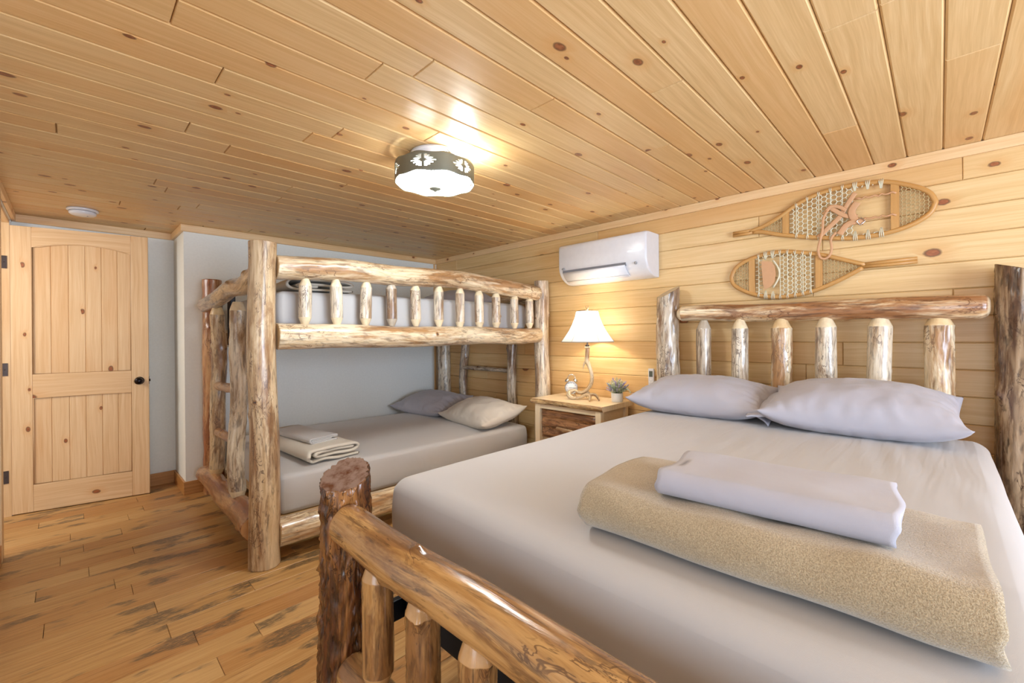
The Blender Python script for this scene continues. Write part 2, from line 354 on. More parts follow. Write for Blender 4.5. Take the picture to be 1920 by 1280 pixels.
# ------------------------------------------------------------------ planked surfaces (real boards with chamfered edges)
def planks(name, mat, place, nvec, u0, u1, v_seams, joints, chamfer=.004, gap=.0006, thick=.02, lo=1.6, hi=3.4, seed=1, crossjoints=.003):
    """place(u, v, d) -> point; boards run along u; d is depth behind the face; joints: {row: [u,...]}"""
    rnd = random.Random(seed); mb = MB()
    for r_ in range(len(v_seams)-1):
        va, vb = v_seams[r_]+gap, v_seams[r_+1]-gap
        js = sorted(joints.get(r_, []))
        cuts = [u0] + js + [u1]
        full = [cuts[0]]
        for a, b in zip(cuts[:-1], cuts[1:]):
            x = a
            while b-x > hi:
                x += rnd.uniform(lo, hi-.4)
                if b-x < .5: break
                full.append(x)
            full.append(b)
        full = sorted(set(full))
        for a, b in zip(full[:-1], full[1:]):
            q = rnd.random(); off = (q*41.7+r_*3.1, q*9.1, q*67.3)
            ua, ub = a+gap, b-gap
            if ub-ua < .02: continue
            cj = min(crossjoints, (ub-ua)/4)
            def V(u, v, d): return mb.vert(place(u, v, d), (v+off[0], off[1], u+off[2]), rnd=q)
            o = [V(ua, va, chamfer), V(ub, va, chamfer), V(ub, vb, chamfer), V(ua, vb, chamfer)]
            i = [V(ua+cj, va+chamfer, 0), V(ub-cj, va+chamfer, 0), V(ub-cj, vb-chamfer, 0), V(ua+cj, vb-chamfer, 0)]
            w = [V(ua, va, thick), V(ub, va, thick), V(ub, vb, thick), V(ua, vb, thick)]
            mb.face(i, 0, False)
            for k in range(4):
                k2 = (k+1) % 4
                mb.face((o[k], o[k2], i[k2], i[k]), 0, False); mb.face((w[k], w[k2], o[k2], o[k]), 0, False)
    # backing board
    va, vb = v_seams[0], v_seams[-1]
    P = [place(u, v, d) for d in (thick*.6, thick+.05) for u, v in ((u0, va), (u1, va), (u1, vb), (u0, vb))]
    ids = [mb.vert(p, p, rnd=.9) for p in P]
    for q in ((0, 1, 2, 3), (4, 5, 6, 7), (0, 1, 5, 4), (1, 2, 6, 5), (2, 3, 7, 6), (3, 0, 4, 7)):
        mb.face([ids[k] for k in q], 1, False)
    return struct(mb.build(name, [mat, 'bronze'] if mat == 'floor' else [mat, mat]))

XR, YF, YA, XC, ZC, XL = 3.085, 4.30, 4.765, 0.64, 2.16, -0.29
YB, XW = -2.2, -1.5
# ceiling boards run along X
st = .1335; c0 = .117
k0 = math.floor((YB-c0)/st); seams = [c0+k*st for k in range(k0, int((4.80-c0)/st)+2)]
CJ = [(0.209, 1.526), (0.37, 1.80), (0.362, 2.354), (-0.036, 2.763), (0.74, 1.395), (0.765, 2.077), (0.419, 3.327), (0.24, 3.863),
      (0.625, 3.593), (1.164, 1.688), (1.169, 2.633), (1.846, 2.922), (1.317, 1.113), (1.552, 0.716), (2.077, -0.136), (1.592, 0.102),
      (2.436, 0.32), (2.705, 0.267), (2.024, 2.24), (2.028, 0.976), (1.62, 2.0)]
jd = {}
for (u, v) in CJ:
    row = int((v-seams[0])/st); jd.setdefault(row, []).append(u)
jd = {k: [u for i, u in enumerate(sorted(v)) if i == 0 or u-sorted(v)[i-1] > .5] for k, v in jd.items()}
planks('ceiling', 'ceil', lambda u, v, d: (u, v, ZC+d), None, XW-.1, XR+.05, seams, jd, .006, .0008, seed=5, lo=1.9, hi=3.9)
# floor boards run along X
sf = .1312; f0 = 3.078
k0 = math.floor((YB-f0)/sf); seams = [f0+k*sf for k in range(k0, int((4.85-f0)/sf)+2)]
FJ = [(-0.126, 3.146), (0.21, 2.885), (-0.088, 2.753), (0.272, 2.633), (0.288, 2.37), (0.558, 2.103), (0.395, 1.971), (0.635, 2.492),
      (-0.047, 3.542), (0.255, 3.419), (0.06, 4.352), (-0.156, 4.30), (-0.007, 3.945), (0.227, 3.806)]
jd = {}
for (u, v) in FJ: jd.setdefault(int((v-seams[0])/sf), []).append(u)
planks('floor', 'floor', lambda u, v, d: (u, v, -d), None, XW-.6, XR+.05, seams, jd, .0012, .0008, seed=9, lo=.9, hi=1.9, crossjoints=.0015)
# right wall boards run along Y
sw = .1335; w0 = 1.193
seams = [w0+k*sw for k in range(-9, 8)]; seams[0] = 0.0; seams[-1] = ZC
WJ = [(0.82, 1.93), (0.024, 1.26), (-0.084, 2.06), (0.573, 1.0), (3.91, 2.06)]
jd = {}
for (u, v) in WJ:
    for r_ in range(len(seams)-1):
        if seams[r_] <= v < seams[r_+1]: jd.setdefault(r_, []).append(u)
planks('wall_right', 'wall', lambda u, v, d: (XR+d, u, v), None, YB-.05, YF+.05, seams, jd, .004, .0008, seed=13, lo=2.0, hi=3.9)

def wallbox(name, a, b, mat='plaster'):
    mb = MB(); mb.box(a, b); return struct(mb.build(name, mat))
wallbox('wall_back', (XC, YF, 0), (XR+.1, YF+.6, ZC))
wallbox('wall_alcove', (XL-.13, YA, 0), (XC, YA+.15, ZC))
# left wall beside the doorway, with the head above the opening
mb = MB(); mb.box((XL-.12, 2.2, 0), (XL, 3.84, ZC)); mb.box((XL-.12, 3.84, 2.10), (XL, YA, ZC)); mb.box((XL-.12, YA-.045, 0), (XL-.002, YA, 2.10))
mb.box((XW, 2.12, 0), (XL, 2.2, ZC)); struct(mb.build('wall_left', 'plaster'))
# hallway shell beyond the doorway
mb = MB(); mb.box((XW-.55, 2.2, 0), (XW-.5, YA+.1, ZC)); mb.box((XW-.55, YA, 0), (XL-.12, YA+.1, ZC)); struct(mb.build('wall_hall', 'plaster'))
# walls behind the camera, with window openings
def wall_with_hole(name, f, u0, u1, h0, h1, z0, z1, U0, U1):
    mb = MB()
    for (a, b, c, d) in ((U0, u0+h0, 0, ZC), (u0+h1, U1, 0, ZC), (u0+h0, u0+h1, 0, z0), (u0+h0, u0+h1, z1, ZC)):
        p, q = f(a, c), f(b, d); mb.box(tuple(min(x, y) for x, y in zip(p[0], q[1])), tuple(max(x, y) for x, y in zip(p[0], q[1])))
    return struct(mb.build(name, 'plaster'))
wall_with_hole('wall_front', lambda u, z: ((u, YB-.12, z), (u, YB, z)), 0, 0, 0.0, 2.0, .55, 2.05, XW, XR)
wall_with_hole('wall_side', lambda u, z: ((XW-.12, u, z), (XW, u, z)), 0, 0, -1.25, .45, .55, 2.05, YB, 2.2)
def window(name, f, u0, u1, z0, z1):
    mb = MB()
    for (a, b, c, d) in ((u0, u1, z0, z0+.05), (u0, u1, z1-.05, z1), (u0, u0+.05, z0, z1), (u1-.05, u1, z0, z1), ((u0+u1)/2-.025, (u0+u1)/2+.025, z0, z1)):
        p, q = f(a, c), f(b, d); mb.box(tuple(min(x, y) for x, y in zip(p[0], q[1])), tuple(max(x, y) for x, y in zip(p[0], q[1])), axis=2)
    return struct(mb.build(name, 'trim'))
window('window_1', lambda u, z: ((u, YB-.06, z), (u, YB+.02, z)), 0.0, 2.0, .55, 2.05)
window('added_window_2', lambda u, z: ((XW-.06, u, z), (XW+.02, u, z)), -1.25, .45, .55, 2.05)  # unseen side window, added as an opening for the fill light

# crown trim and baseboards
tn = [0]
def trim(a, b, axis, mat='trim', name=None):
    tn[0] += 1; mb = MB(); mb.box(a, b, axis=axis, bevel=.003, rnd=random.Random(tn[0]*7).random()*.5)
    return struct(mb.build(name or 'trim_%d' % tn[0], mat))
trim((XR-.018, YB, 2.103), (XR-.0005, YF-.0005, ZC-.0005), 1)
trim((XC-.02, YF-.018, 2.103), (XR-.019, YF-.0005, ZC-.0005), 0)
trim((XC-.020, YF+.0002, 2.103), (XC-.0005, YA-.019, ZC-.0005), 1)
trim((XL+.0005, YA-.018, 2.103), (XC-.0005, YA-.0005, ZC-.0005), 0)
trim((XL+.0005, 2.2, 2.103), (XL+.020, YA-.019, ZC-.0005), 1)
trim((XR-.045, YF-.014, 0), (XR-.019, YF-.0005, 2.102), 2)
trim((XC-.015, YF-.015, 0), (XR-.05, YF-.0005, .105), 0, 'base', 'baseboard_back')
trim((XC-.015, YF+.0002, 0), (XC-.0005, YA-.016, .105), 1, 'base', 'baseboard_side')
trim((XL+.001, YA-.015, 0), (XC-.0005, YA-.0005, .105), 0, 'base', 'baseboard_alcove')
trim((XL+.001, 2.2, 0), (XL+.015, 3.74, .105), 1, 'base', 'baseboard_left')

# door frame (jamb, head, casing) with the hinge plates of the open door
mb = MB(); mb.box((XL-.14, YA-.065, 0), (XL-.008, YA-.046, 2.098), axis=2, rnd=.2); jamb = mb.build('trim_20', 'trim'); struct(jamb)
for z in (.28, 1.04, 1.80):
    mb = MB(); mb.box((XL-.062, YA-.0685, z-.045), (XL-.020, YA-.0652, z+.045), bevel=.001)
    for dx, dz in ((-.05, .025), (-.035, 0), (-.05, -.025)): mb.lathe([(0, -.0705), (.004, -.070), (.004, -.068)], (XL+dx, YA, z+dz), 10, axis=1)
    mb.build('hinge_plate', 'hinge', jamb)
trim((XL-.14, 3.84, 2.08), (XL-.008, YA-.066, 2.0995), 1, name='trim_21')
trim((XL-.14, 3.841, 0), (XL-.008, 3.858, 2.079), 2, name='trim_22')
trim((XL+.0005, 3.75, 0), (XL+.016, 3.845, 2.10), 2, name='trim_23')

# ------------------------------------------------------------------ open door leaf
DA = math.atan2(-.151, .752)
door = thing('door_1', None, None, (-.309, 4.704, 0), DA, kind='structure')
DW, DT = .767, .035
def dbox(mb, x0, x1, z0, z1, y0, y1, axis, rnd): mb.box((x0, y0, z0), (x1, y1, z1), axis=axis, rnd=rnd, bevel=.002)
for x0, x1, q in ((0.0, .118, .12), (.662, DW, .33)):
    mb = MB(); dbox(mb, x0, x1, .006, 2.066, 0, DT, 2, q); mb.build('stile', 'door', door)
mb = MB(); dbox(mb, .1185, .6615, .006, .200, .0, DT, 0, .21); mb.build('bottom_rail', 'door', door)
mb = MB(); dbox(mb, .1185, .6615, .826, .998, .0, DT, 0, .62); mb.build('lock_rail', 'door', door)
# arched top rail
mb = MB(); n = 24; rows = []
for i in range(n+1):
    x = .1185+(.6615-.1185)*i/n; t = (i/n-.5)*2; za = 1.965-.047*t*t
    g = lambda z: (z+7.7, .3, x+3.3)
    rows.append([mb.vert((x, 0, za), g(za), rnd=.55), mb.vert((x, 0, 2.066), g(2.066), rnd=.55), mb.vert((x, DT, 2.066), g(2.066), rnd=.55), mb.vert((x, DT, za), g(za), rnd=.55)])
for i in range(n):
    for k in range(4): mb.face((rows[i][k], rows[i+1][k], rows[i+1][(k+1) % 4], rows[i][(k+1) % 4]), 0, False)
mb.face(rows[0], 0, False); mb.face(rows[-1], 0, False)
mb.build('top_rail', 'door', door)
def dpanel(z0, z1, seed):
    mb = MB(); xs = [.1185, .214, .307, .398, .489, .581, .6615]; rg = random.Random(seed)
    for a, b in zip(xs[:-1], xs[1:]):
        q = rg.random()*.8; off = (q*41, q*9, q*67)
        V = lambda x, y, z: mb.vert((x, y, z), (x+off[0], off[1], z+off[2]), rnd=q)
        c = .0035; yf = .009
        pr = [(a+.0003, yf+c), (a+c, yf), (b-c, yf), (b-.0003, yf+c), (b-.0003, .026), (a+.0003, .026)]
        lo = [V(x, y, z0) for x, y in pr]; hi = [V(x, y, z1) for x, y in pr]
        for k in range(6): mb.face((lo[k], lo[(k+1) % 6], hi[(k+1) % 6], hi[k]), 0, False)
    return mb.build('panel', 'door', door)
dpanel(.199, .827, 3); dpanel(.997, 1.966, 8)
# panel moulding beads
for (z0, z1, arch) in ((.2, .826, False), (.998, 1.918, True)):
    mb = MB(); pts = [(.1215, .003, z1), (.1215, .003, z0+.003), (.6585, .003, z0+.003), (.6585, .003, z1)]
    if arch: pts += [(.6585-.537*i/16, .003, 1.962-.047*((1-2*i/16)**2)) for i in range(1, 16)]
    mb.tube(pts, .0035, 6, closed=True); mb.build('panel_bead', 'door', door)
mb = MB(); mb.lathe([(0, -.062), (.018, -.060), (.026, -.052), (.028, -.040), (.022, -.026), (.012, -.020), (.012, -.008), (.030, -.006), (.031, 0)], (.710, 0, .915), 28, axis=1)
k_ = mb.build('door_knob', 'bronze', door)
mb = MB(); mb.box((DW-.001, .008, .885), (DW+.0015, .028, .945)); mb.box((DW, .012, .905), (DW+.009, .024, .925), bevel=.002); mb.build('latch', 'bronze', door)

# ------------------------------------------------------------------ logs
def fbm(v, o=3):
    s_, a, t = 0, 1, 0
    for _ in range(o): s_ += noise.noise(v)*a; t += a; a *= .5; v = v*2.03
    return s_/t
def log(name, p0, p1, ra, rb, mat, parent, seed=0, lump=.05, ridge=0.0, bow=0.0, wob=.004, ends=('flat', 'flat'), nk=2, nth=36, slope=None, swell=None, cone=.05, tenon=.5, pts=None, twist=0.0, knotsize=.03, gn=7.0):
    """one peeled log from p0 to p1: tapering, lumpy, with knot bumps; ends flat | cone | dome"""
    rg = random.Random(seed); p0 = Vector(p0); p1 = Vector(p1); L = (p1-p0).length; d = (p1-p0).normalized()
    ref = Vector((0, 0, 1)) if abs(d.z) < .8 else Vector((1, 0, 0))
    e1 = (ref-d*ref.dot(d)).normalized(); e2 = d.cross(e1)
    nz = max(10, int(L/.016)); so = Vector((rg.uniform(0, 99), rg.uniform(0, 99), rg.uniform(0, 99)))
    kn = [(rg.uniform(.06, .94)*L, rg.uniform(0, 2*PI), rg.uniform(.6, 1.25)*knotsize, rg.uniform(.006, .015)) for _ in range(nk)]
    ts = []
    ends_z = []
    def endr(z, kind):          # radius factor, cut flag for distance z from an end
        if kind == 'cone':
            if z < cone: return tenon+(1-tenon)*(z/cone)**.8, 1.0
            return 1, 0
        if kind == 'dome':
            k = .035
            if z < k: return math.sqrt(max(0, 1-(1-z/k)**2))*.55+.45, 0.6 if z < k*.4 else 0
            return 1, 0
        if z < .004: return .95+.05*(z/.004), 0
        return 1, 0
    zs = [L*i/nz for i in range(nz+1)]
    extra = [.0005, .002, .004, .008, .014, .02, .03, cone*.5, cone*.98, cone*1.04] if 'cone' in ends or 'dome' in ends else [.002, .004, .006]
    for e in extra:
        if ends[0] != 'x': zs.append(e)
        zs.append(L-e)
    zs = sorted(z for z in set(round(z, 5) for z in zs) if 0 <= z <= L)
    mb = MB(); base = 0
    for z in zs:
        t = z/L
        if pts: c = spline(pts, t); c = Vector(c)
        else: c = p0+d*z + e1*(bow*math.sin(PI*t))
        c = c + (e1*noise.noise(Vector((z*2.2, 0, 0))+so) + e2*noise.noise(Vector((0, z*2.2, 5))+so))*wob*2
        r = ra+(rb-ra)*t
        if swell: r *= swell(t)
        f0_, c0_ = endr(z, ends[0]); f1_, c1_ = endr(L-z, ends[1]); fr = min(f0_, f1_); cut = max(c0_, c1_)
        for k in range(nth):
            th = 2*PI*k/nth + twist*z; cs, sn = math.cos(th), math.sin(th)
            n3 = Vector((cs*1.1, sn*1.1, z*2.6))+so
            q = 1 + lump*fbm(n3, 3)*2 * (1 if cut < .5 else .25)
            hg = 1.0
            if ridge:
                q3 = 3.4 if gn < 10 else 2.3; rv = Vector((cs*q3, sn*q3, z*gn))+so; wv = Vector((fbm(rv*1.3+Vector((9, 9, 9)), 2), fbm(rv*1.3, 2), 0))*1.4
                a = 1-abs(noise.noise(rv+wv))*2.2; b = 1-abs(noise.noise(rv*2.3+wv))*2.0
                hv = max(-.6, .65*a+.35*b); hg = min(1, max(0, (hv+.1)*.9)); fd = (1 if cut < .5 else .2)
                q += ridge*(hv-.45)*fd
            kv = 0
            rad = r*fr*q
            for (kz, kt, ks, kh) in kn:
                dth = (th-kt+PI) % (2*PI)-PI; dd = math.hypot((z-kz), dth*r)/ks
                if dd < 3:
                    bump = math.exp(-dd*dd*2.2); rad += kh*bump*(1 if dd > .28 else .86); kv = max(kv, math.exp(-dd*dd*5))
            off = (e1*cs+e2*sn)*rad
            p = c+off
            if slope and z > L-.25: p = p + d*(off.dot(Vector(slope)))*max(0, (z-(L-.25))/.25)
            if slope is None and not pts: pass
            mb.vert(p, (cs*r+so.x, sn*r+so.y, z+so.z), cut=cut, kn=kv, hg=hg)
    nr = len(zs)
    for i in range(nr-1):
        for k in range(nth): mb.face((i*nth+k, i*nth+(k+1) % nth, (i+1)*nth+(k+1) % nth, (i+1)*nth+k))
    for i, sgn in ((0, -1), (nr-1, 1)):      # end caps with own vertices: pale cut wood
        ring = []
        cc = Vector((0, 0, 0))
        for k in range(nth): cc += Vector(mb.v[i*nth+k])
        cc /= nth; kk = []
        for fct in (1.0, .55):
            row = []
            for k in range(nth):
                v = Vector(mb.v[i*nth+k]); v2 = cc+(v-cc)*fct
                row.append(mb.vert(v2, (so.x+(v2-cc).dot(e1), so.y+(v2-cc).dot(e2), so.z), cut=1))
            kk.append(row)
        cv = mb.vert(cc, (so.x, so.y, so.z), cut=1)
        for k in range(nth):
            mb.face((kk[0][k], kk[0][(k+1) % nth], kk[1][(k+1) % nth], kk[1][k]), 0, True)
            mb.face((kk[1][k], kk[1][(k+1) % nth], cv), 0, True)
    return mb.build(name, mat, parent)
def spline(pts, t):
    n = len(pts)-1; x = min(max(t*n, 0), n-1e-6); i = int(x); f = x-i
    P = lambda k: Vector(pts[min(max(k, 0), n)])
    a, b, c, d = P(i-1), P(i), P(i+1), P(i+2)
    return .5*((2*b)+(c-a)*f+(2*a-5*b+4*c-d)*f*f+(3*b-a-3*c+d)*f**3)

# ------------------------------------------------------------------ log bunk bed
BO = (0.745, 2.655, 0); BA = -.0436
bunk = thing('bunk_bed', 'rustic peeled-log bunk bed with spindle guard rail beside the white wall', 'bunk bed', BO, BA)
BL, BD = 2.235, 1.56
log('post', (0, 0, 0), (0.0, 0, 1.775), .079, .066, 'log_tan', bunk, 11, .035, 0, 0, .006, nk=4, nth=44, knotsize=.028,
    swell=lambda t: 1.0+.05*math.exp(-((t-1)/.04)**2))
log('post', (0, BD, 0), (0, BD, 1.722), .070, .066, 'log_red', bunk, 12, .05, .05, 0, .006, nk=3)
log('post', (BL, 0, 0), (BL, 0, 1.735), .070, .064, 'log_pale', bunk, 13, .04, 0, 0, .006, nk=7, knotsize=.026)
log('post', (BL, BD-.02, 0), (BL, BD-.02, 1.70), .076, .070, 'log_pale', bunk, 14, .05, .06, 0, .005, nk=2)
# long front rails
R = [(-.0, 0), ]
log('rail', (.066, 0, 1.256), (BL-.062, 0, 1.243), .075, .066, 'log_rail', bunk, 21, .05, .03, .0, .008, nk=3, nth=44, twist=1.2)
log('rail', (.066, 0, 1.640), (BL-.062, 0, 1.625), .068, .064, 'log_rail', bunk, 22, .06, .04, .03, .010, nk=5, nth=44)
log('rail', (.066, 0, .163), (BL-.062, 0, .16), .077, .07, 'log_rail', bunk, 23, .05, .05, 0, .006, nk=4, nth=44)
# back rails
log('rail', (.066, BD, .163), (BL-.062, BD-.02, .16), .07, .07, 'log_rail', bunk, 24, .05, 0, 0, .006, nk=2, nth=24)
log('rail', (.066, BD, 1.25), (BL-.062, BD-.02, 1.25), .07, .065, 'log_rail', bunk, 25, .05, 0, 0, .006, nk=2, nth=24)
# end rails
log('rail', (-.03, .06, .19), (-.06, 1.50, .185), .078, .060, 'log_red', bunk, 26, .07, .03, 0, .012, ends=('flat', 'dome'), nk=3)
log('rail', (0, .05, 1.60), (-.05, 1.50, 1.52), .055, .055, 'log_tan', bunk, 27, .06, .03, 0, .004, ends=('flat', 'dome'), nk=4,
    pts=[(0, .05, 1.62), (-.02, .35, 1.565), (-.04, .62, 1.575), (-.055, .95, 1.525), (-.06, 1.50, 1.505)])
log('rail', (BL, .06, .19), (BL, BD-.08, .19), .065, .06, 'log_pale', bunk, 28, .05, 0, 0, .006, nk=2, nth=24)
log('rail', (BL, .06, 1.60), (BL, BD-.08, 1.60), .06, .055, 'log_tan', bunk, 29, .05, .03, 0, .006, nk=2, nth=28)
# guard spindles
for i, x in enumerate((.218, .404, .586, .771, .955, 1.145, 1.331, 1.523, 1.701, 1.902, 2.082)):
    ty = 'log_pale' if i not in (3,) else 'log_grey'
    log('guard_spindle', (x, 0, 1.318+(-.012 if i > 5 else 0)), (x+random.Random(i).uniform(-.008, .008), 0, 1.588+.03*math.sin(PI*x/2.2)), .036, .035, ty, bunk, 40+i, .05, .06 if i in (1, 2, 5, 6) else .02, 0, .002,
        ends=('cone', 'cone'), nk=1 if i in (1, 8, 9) else 0, nth=28, cone=.048, tenon=.42, knotsize=.014)
# end uprights and rungs (left end by the door, right end by the pine wall)
for xe, ys, mats, sd in ((-.03, (1.10, .49), ('log_tan', 'log_pale'), 60), (BL, (1.17, .41), ('log_grey', 'log_grey'), 70)):
    top, bot = ((1.475, .235), (1.56, .235))[xe > 1]
    for j, y in enumerate(ys):
        x_ = xe-(.012 if (xe < 1 and j == 0) else 0)
        log('end_upright', (x_, y+(.05 if xe < 1 and j == 0 else .02 if xe < 1 else 0), bot), (x_+.01, y, top), .049 if xe < 1 else .043, .045, mats[j], bunk, sd+j, .08, .10, 0, .012,
            ends=('cone', 'cone'), nk=3, cone=.055, tenon=.6, nth=36)
    for j, z in enumerate((.925, .59) if xe < 1 else (.905, .585)):
        log('rung', (xe, ys[1]+.03, z), (xe-.01, ys[0]-.03, z+(-.02 if xe < 1 else .0)), .030 if xe < 1 else .022, .028 if xe < 1 else .021, 'log_red' if xe < 1 else 'log_grey', bunk, sd+5+j, .08, .12, 0, .004, nk=2, nth=24)
for z, zt in ((.205, 'platform'), (1.285, 'platform')):
    mb = MB(); mb.box((.09, .09, z-.02), (BL-.09, BD-.10, z-.001), axis=0); mb.build('platform', 'trim', bunk)
mb = MB(); mb.box((.088, 1.36, 1.19), (.125, 1.478, 1.63), bevel=.004)
for z in (1.25, 1.35, 1.59): mb.lathe([(0, .083), (.008, .084), (.009, .089)], (0, 1.42, z), 10, axis=0)
mb.build('bracket', 'blackmetal', bunk)

def BW(x, y, z):   # bunk-local to world
    c, s_ = math.cos(BA), math.sin(BA); return (BO[0]+x*c-y*s_, BO[1]+x*s_+y*c, z)

# ------------------------------------------------------------------ cloth things
def rbox(sx, sy, sz, r, res, fn=None, seed=0, rtop=None):
    """rounded box centred in x,y, base at z=0; fn(p) displaces"""
    mb = MB(); idx = {}
    def lin(L):
        n = max(2, int(L/res)); a = [-L/2+L*i/n for i in range(n+1)]
        a += [-L/2+r*k for k in (.15, .35, .6, .85)] + [L/2-r*k for k in (.15, .35, .6, .85)]; return sorted(set(round(q, 5) for q in a))
    X, Y, Z = lin(sx), lin(sy), lin(sz)
    def V(x, y, z):
        k = (x, y, z)
        if k in idx: return idx[k]
        p = Vector(k); q = Vector((max(-sx/2+r, min(sx/2-r, x)), max(-sy/2+r, min(sy/2-r, y)), max(-sz/2+r, min(sz/2-r, z))))
        d = p-q
        if d.length > 1e-9:
            # project so spacing stays even
            d.normalize(); p = q+d*r
        p = p+Vector((0, 0, sz/2))
        if fn: p = fn(p)
        idx[k] = mb.vert(p); return idx[k]
    def sheet(A, B, f):
        for i in range(len(A)-1):
            for j in range(len(B)-1): mb.face((V(*f(A[i], B[j])), V(*f(A[i+1], B[j])), V(*f(A[i+1], B[j+1])), V(*f(A[i], B[j+1]))))
    for s_ in (-1, 1):
        sheet(X, Y, lambda a, b: (a, b, round(s_*sz/2, 5))); sheet(X, Z, lambda a, b: (a, round(s_*sy/2, 5), b)); sheet(Y, Z, lambda a, b: (round(s_*sx/2, 5), a, b))
    return mb

# queen log bed
BY = .57
bed = thing('log_bed', 'large queen log bed with thick posts and log headboard against the pine wall', 'bed', (1.8, BY, 0))
def B(x, y, z): return (x-1.8, y-BY, z)
log('post', B(.62, 1.395, 0), B(.62, 1.395, .803), .078, .073, 'log_bark', bed, 101, .06, .17, 0, .008, nk=9, nth=150, slope=(.36, .30, 0), knotsize=.026, gn=15)
log('post', B(.62, -.255, 0), B(.62, -.255, .80), .078, .072, 'log_bark', bed, 102, .06, .15, 0, .006, nk=3, nth=40)
log('post', B(2.95, 1.365, 0), B(2.95, 1.365, 1.545), .082, .074, 'log_grey', bed, 103, .05, .10, 0, .006, nk=3, nth=56, slope=(.45, -.35, 0))
log('post', B(2.95, -.27, 0), B(2.95, -.27, 1.525), .100, .088, 'log_brown', bed, 104, .05, .055, 0, .006, nk=3, nth=80, slope=(.1, .35, 0), swell=lambda t: 1+.0*t)
log('rail', B(.600, 1.318, .668), B(.60, -.20, .658), .060, .057, 'log_amber', bed, 105, .03, 0, 0, .004, nk=5, nth=56, knotsize=.02, ends=('flat', 'flat'))
log('rail', B(.605, 1.315, .222), B(.60, -.20, .22), .056, .052, 'log_amber', bed, 106, .05, .02, 0, .004, nk=3, nth=40, ends=('dome', 'flat'))
log('rail', B(2.95, 1.285, 1.387), B(2.95, -.165, 1.366), .052, .056, 'log_patchy', bed, 107, .08, .05, 0, .010, nk=6, nth=56, ends=('cone', 'dome'), cone=.03, tenon=.62)
log('rail', B(2.95, 1.285, .36), B(2.95, -.165, .36), .055, .055, 'log_rail', bed, 108, .05, 0, 0, .006, nk=2, nth=24)
for i, y in enumerate((1.13, .907, .70, .48, .26, .04)):
    log('footboard_spindle', B(.60, y, .265), B(.60, y, .628), .042-.001*i, .042-.001*i, 'log_amber', bed, 120+i, .06, .14 if i == 1 else .05, 0, .003, ends=('cone', 'cone'), nk=1, nth=40, cone=.05, tenon=.5, knotsize=.016)
for i, y in enumerate((1.118, .895, .671, .457, .225, .003)):
    r_ = (.046, .048, .053, .051, .052, .055)[i]
    log('headboard_spindle', B(2.95, y, .40), B(2.95, y, 1.337), r_, r_*.96, ('log_grey', 'log_pale', 'log_rail', 'log_pale', 'log_pale', 'log_rail')[i], bed, 140+i, .04, (.03, .06, .16, .05, .03, .14)[i], 0, .004,
        ends=('flat', 'cone'), nk=(1, 1, 0, 2, 1, 0)[i], nth=44, cone=.058, tenon=.42, knotsize=.014)
for y in (1.33, -.19):
    mb = MB(); mb.box(B(.69, y-.012, .285), B(2.88, y+.012, .355), bevel=.003); mb.build('side_rail', 'blackmetal', bed)
mb = MB()
for x in (1.0, 1.8, 2.6): mb.box(B(x-.03, -.17, .262), B(x+.03, 1.31, .284))
mb.build('cross_slat', 'blackmetal', bed)
mb = MB(); mb.box((.79, -.165, .286), (2.82, 1.305, .505), bevel=.02); o = mb.build('box_spring', 'black')
tag(o, 'black fabric box spring under the mattress of the large log bed', 'box spring')

def sheet_fn(L, Wd, H, seed, ripple=.0025):
    so = Vector((seed, seed*2, 3))
    def f(p):
        t = max(0, min(1, (p.z-H*.8)/(H*.2)))
        n_ = fbm(Vector((p.x*1.2, p.y*1.2, 0))+so, 2)*.008
        rp = noise.noise(Vector((p.x*2.2+p.y*1.5, p.y*22-p.x*2, 1))+so)*ripple*max(0, min(1, (p.x+.4)*1.6))
        z = p.z + t*(n_+rp) - t*.012*((2*p.x/L)**4+(2*p.y/Wd)**4)*.5
        s_ = (1-t)*.006*fbm(Vector((p.x*3, p.y*3, p.z*9))+so, 2)
        # a slight bulge of the sides
        bl = math.sin(PI*max(0, min(1, p.z/H)))*.012
        return Vector((p.x*(1+bl*2/L*.9)+s_, p.y*(1+bl*2/Wd*.9)+s_, z))
    return f
mb = rbox(2.05, 1.50, .268, .055, .022, sheet_fn(2.05, 1.50, .268, 4, .0032))
o = mb.build('mattress', 'sheet', None, (.77+1.025, .605, .506)); tag(o, 'thick queen mattress in a smooth beige-grey fitted sheet, on the large log bed', 'mattress')
mb = rbox(2.03, 1.40, .245, .035, .03, sheet_fn(2.03, 1.40, .245, 9, .0015))
o = mb.build('mattress', 'sheet2', None, BW(.10+1.015, .09+.70, .206)); o.rotation_euler = (0, 0, BA); tag(o, 'lower bunk mattress in a beige-grey fitted sheet', 'mattress')
mb = rbox(2.03, 1.40, .245, .04, .03, sheet_fn(2.03, 1.40, .245, 15, .0015))
o = mb.build('mattress', 'sheet2', None, BW(.10+1.015, .09+.70, 1.290)); o.rotation_euler = (0, 0, BA); tag(o, 'upper bunk mattress in a pale grey sheet behind the guard spindles', 'mattress')
# seam folds at the near corner of the lower mattress sheet

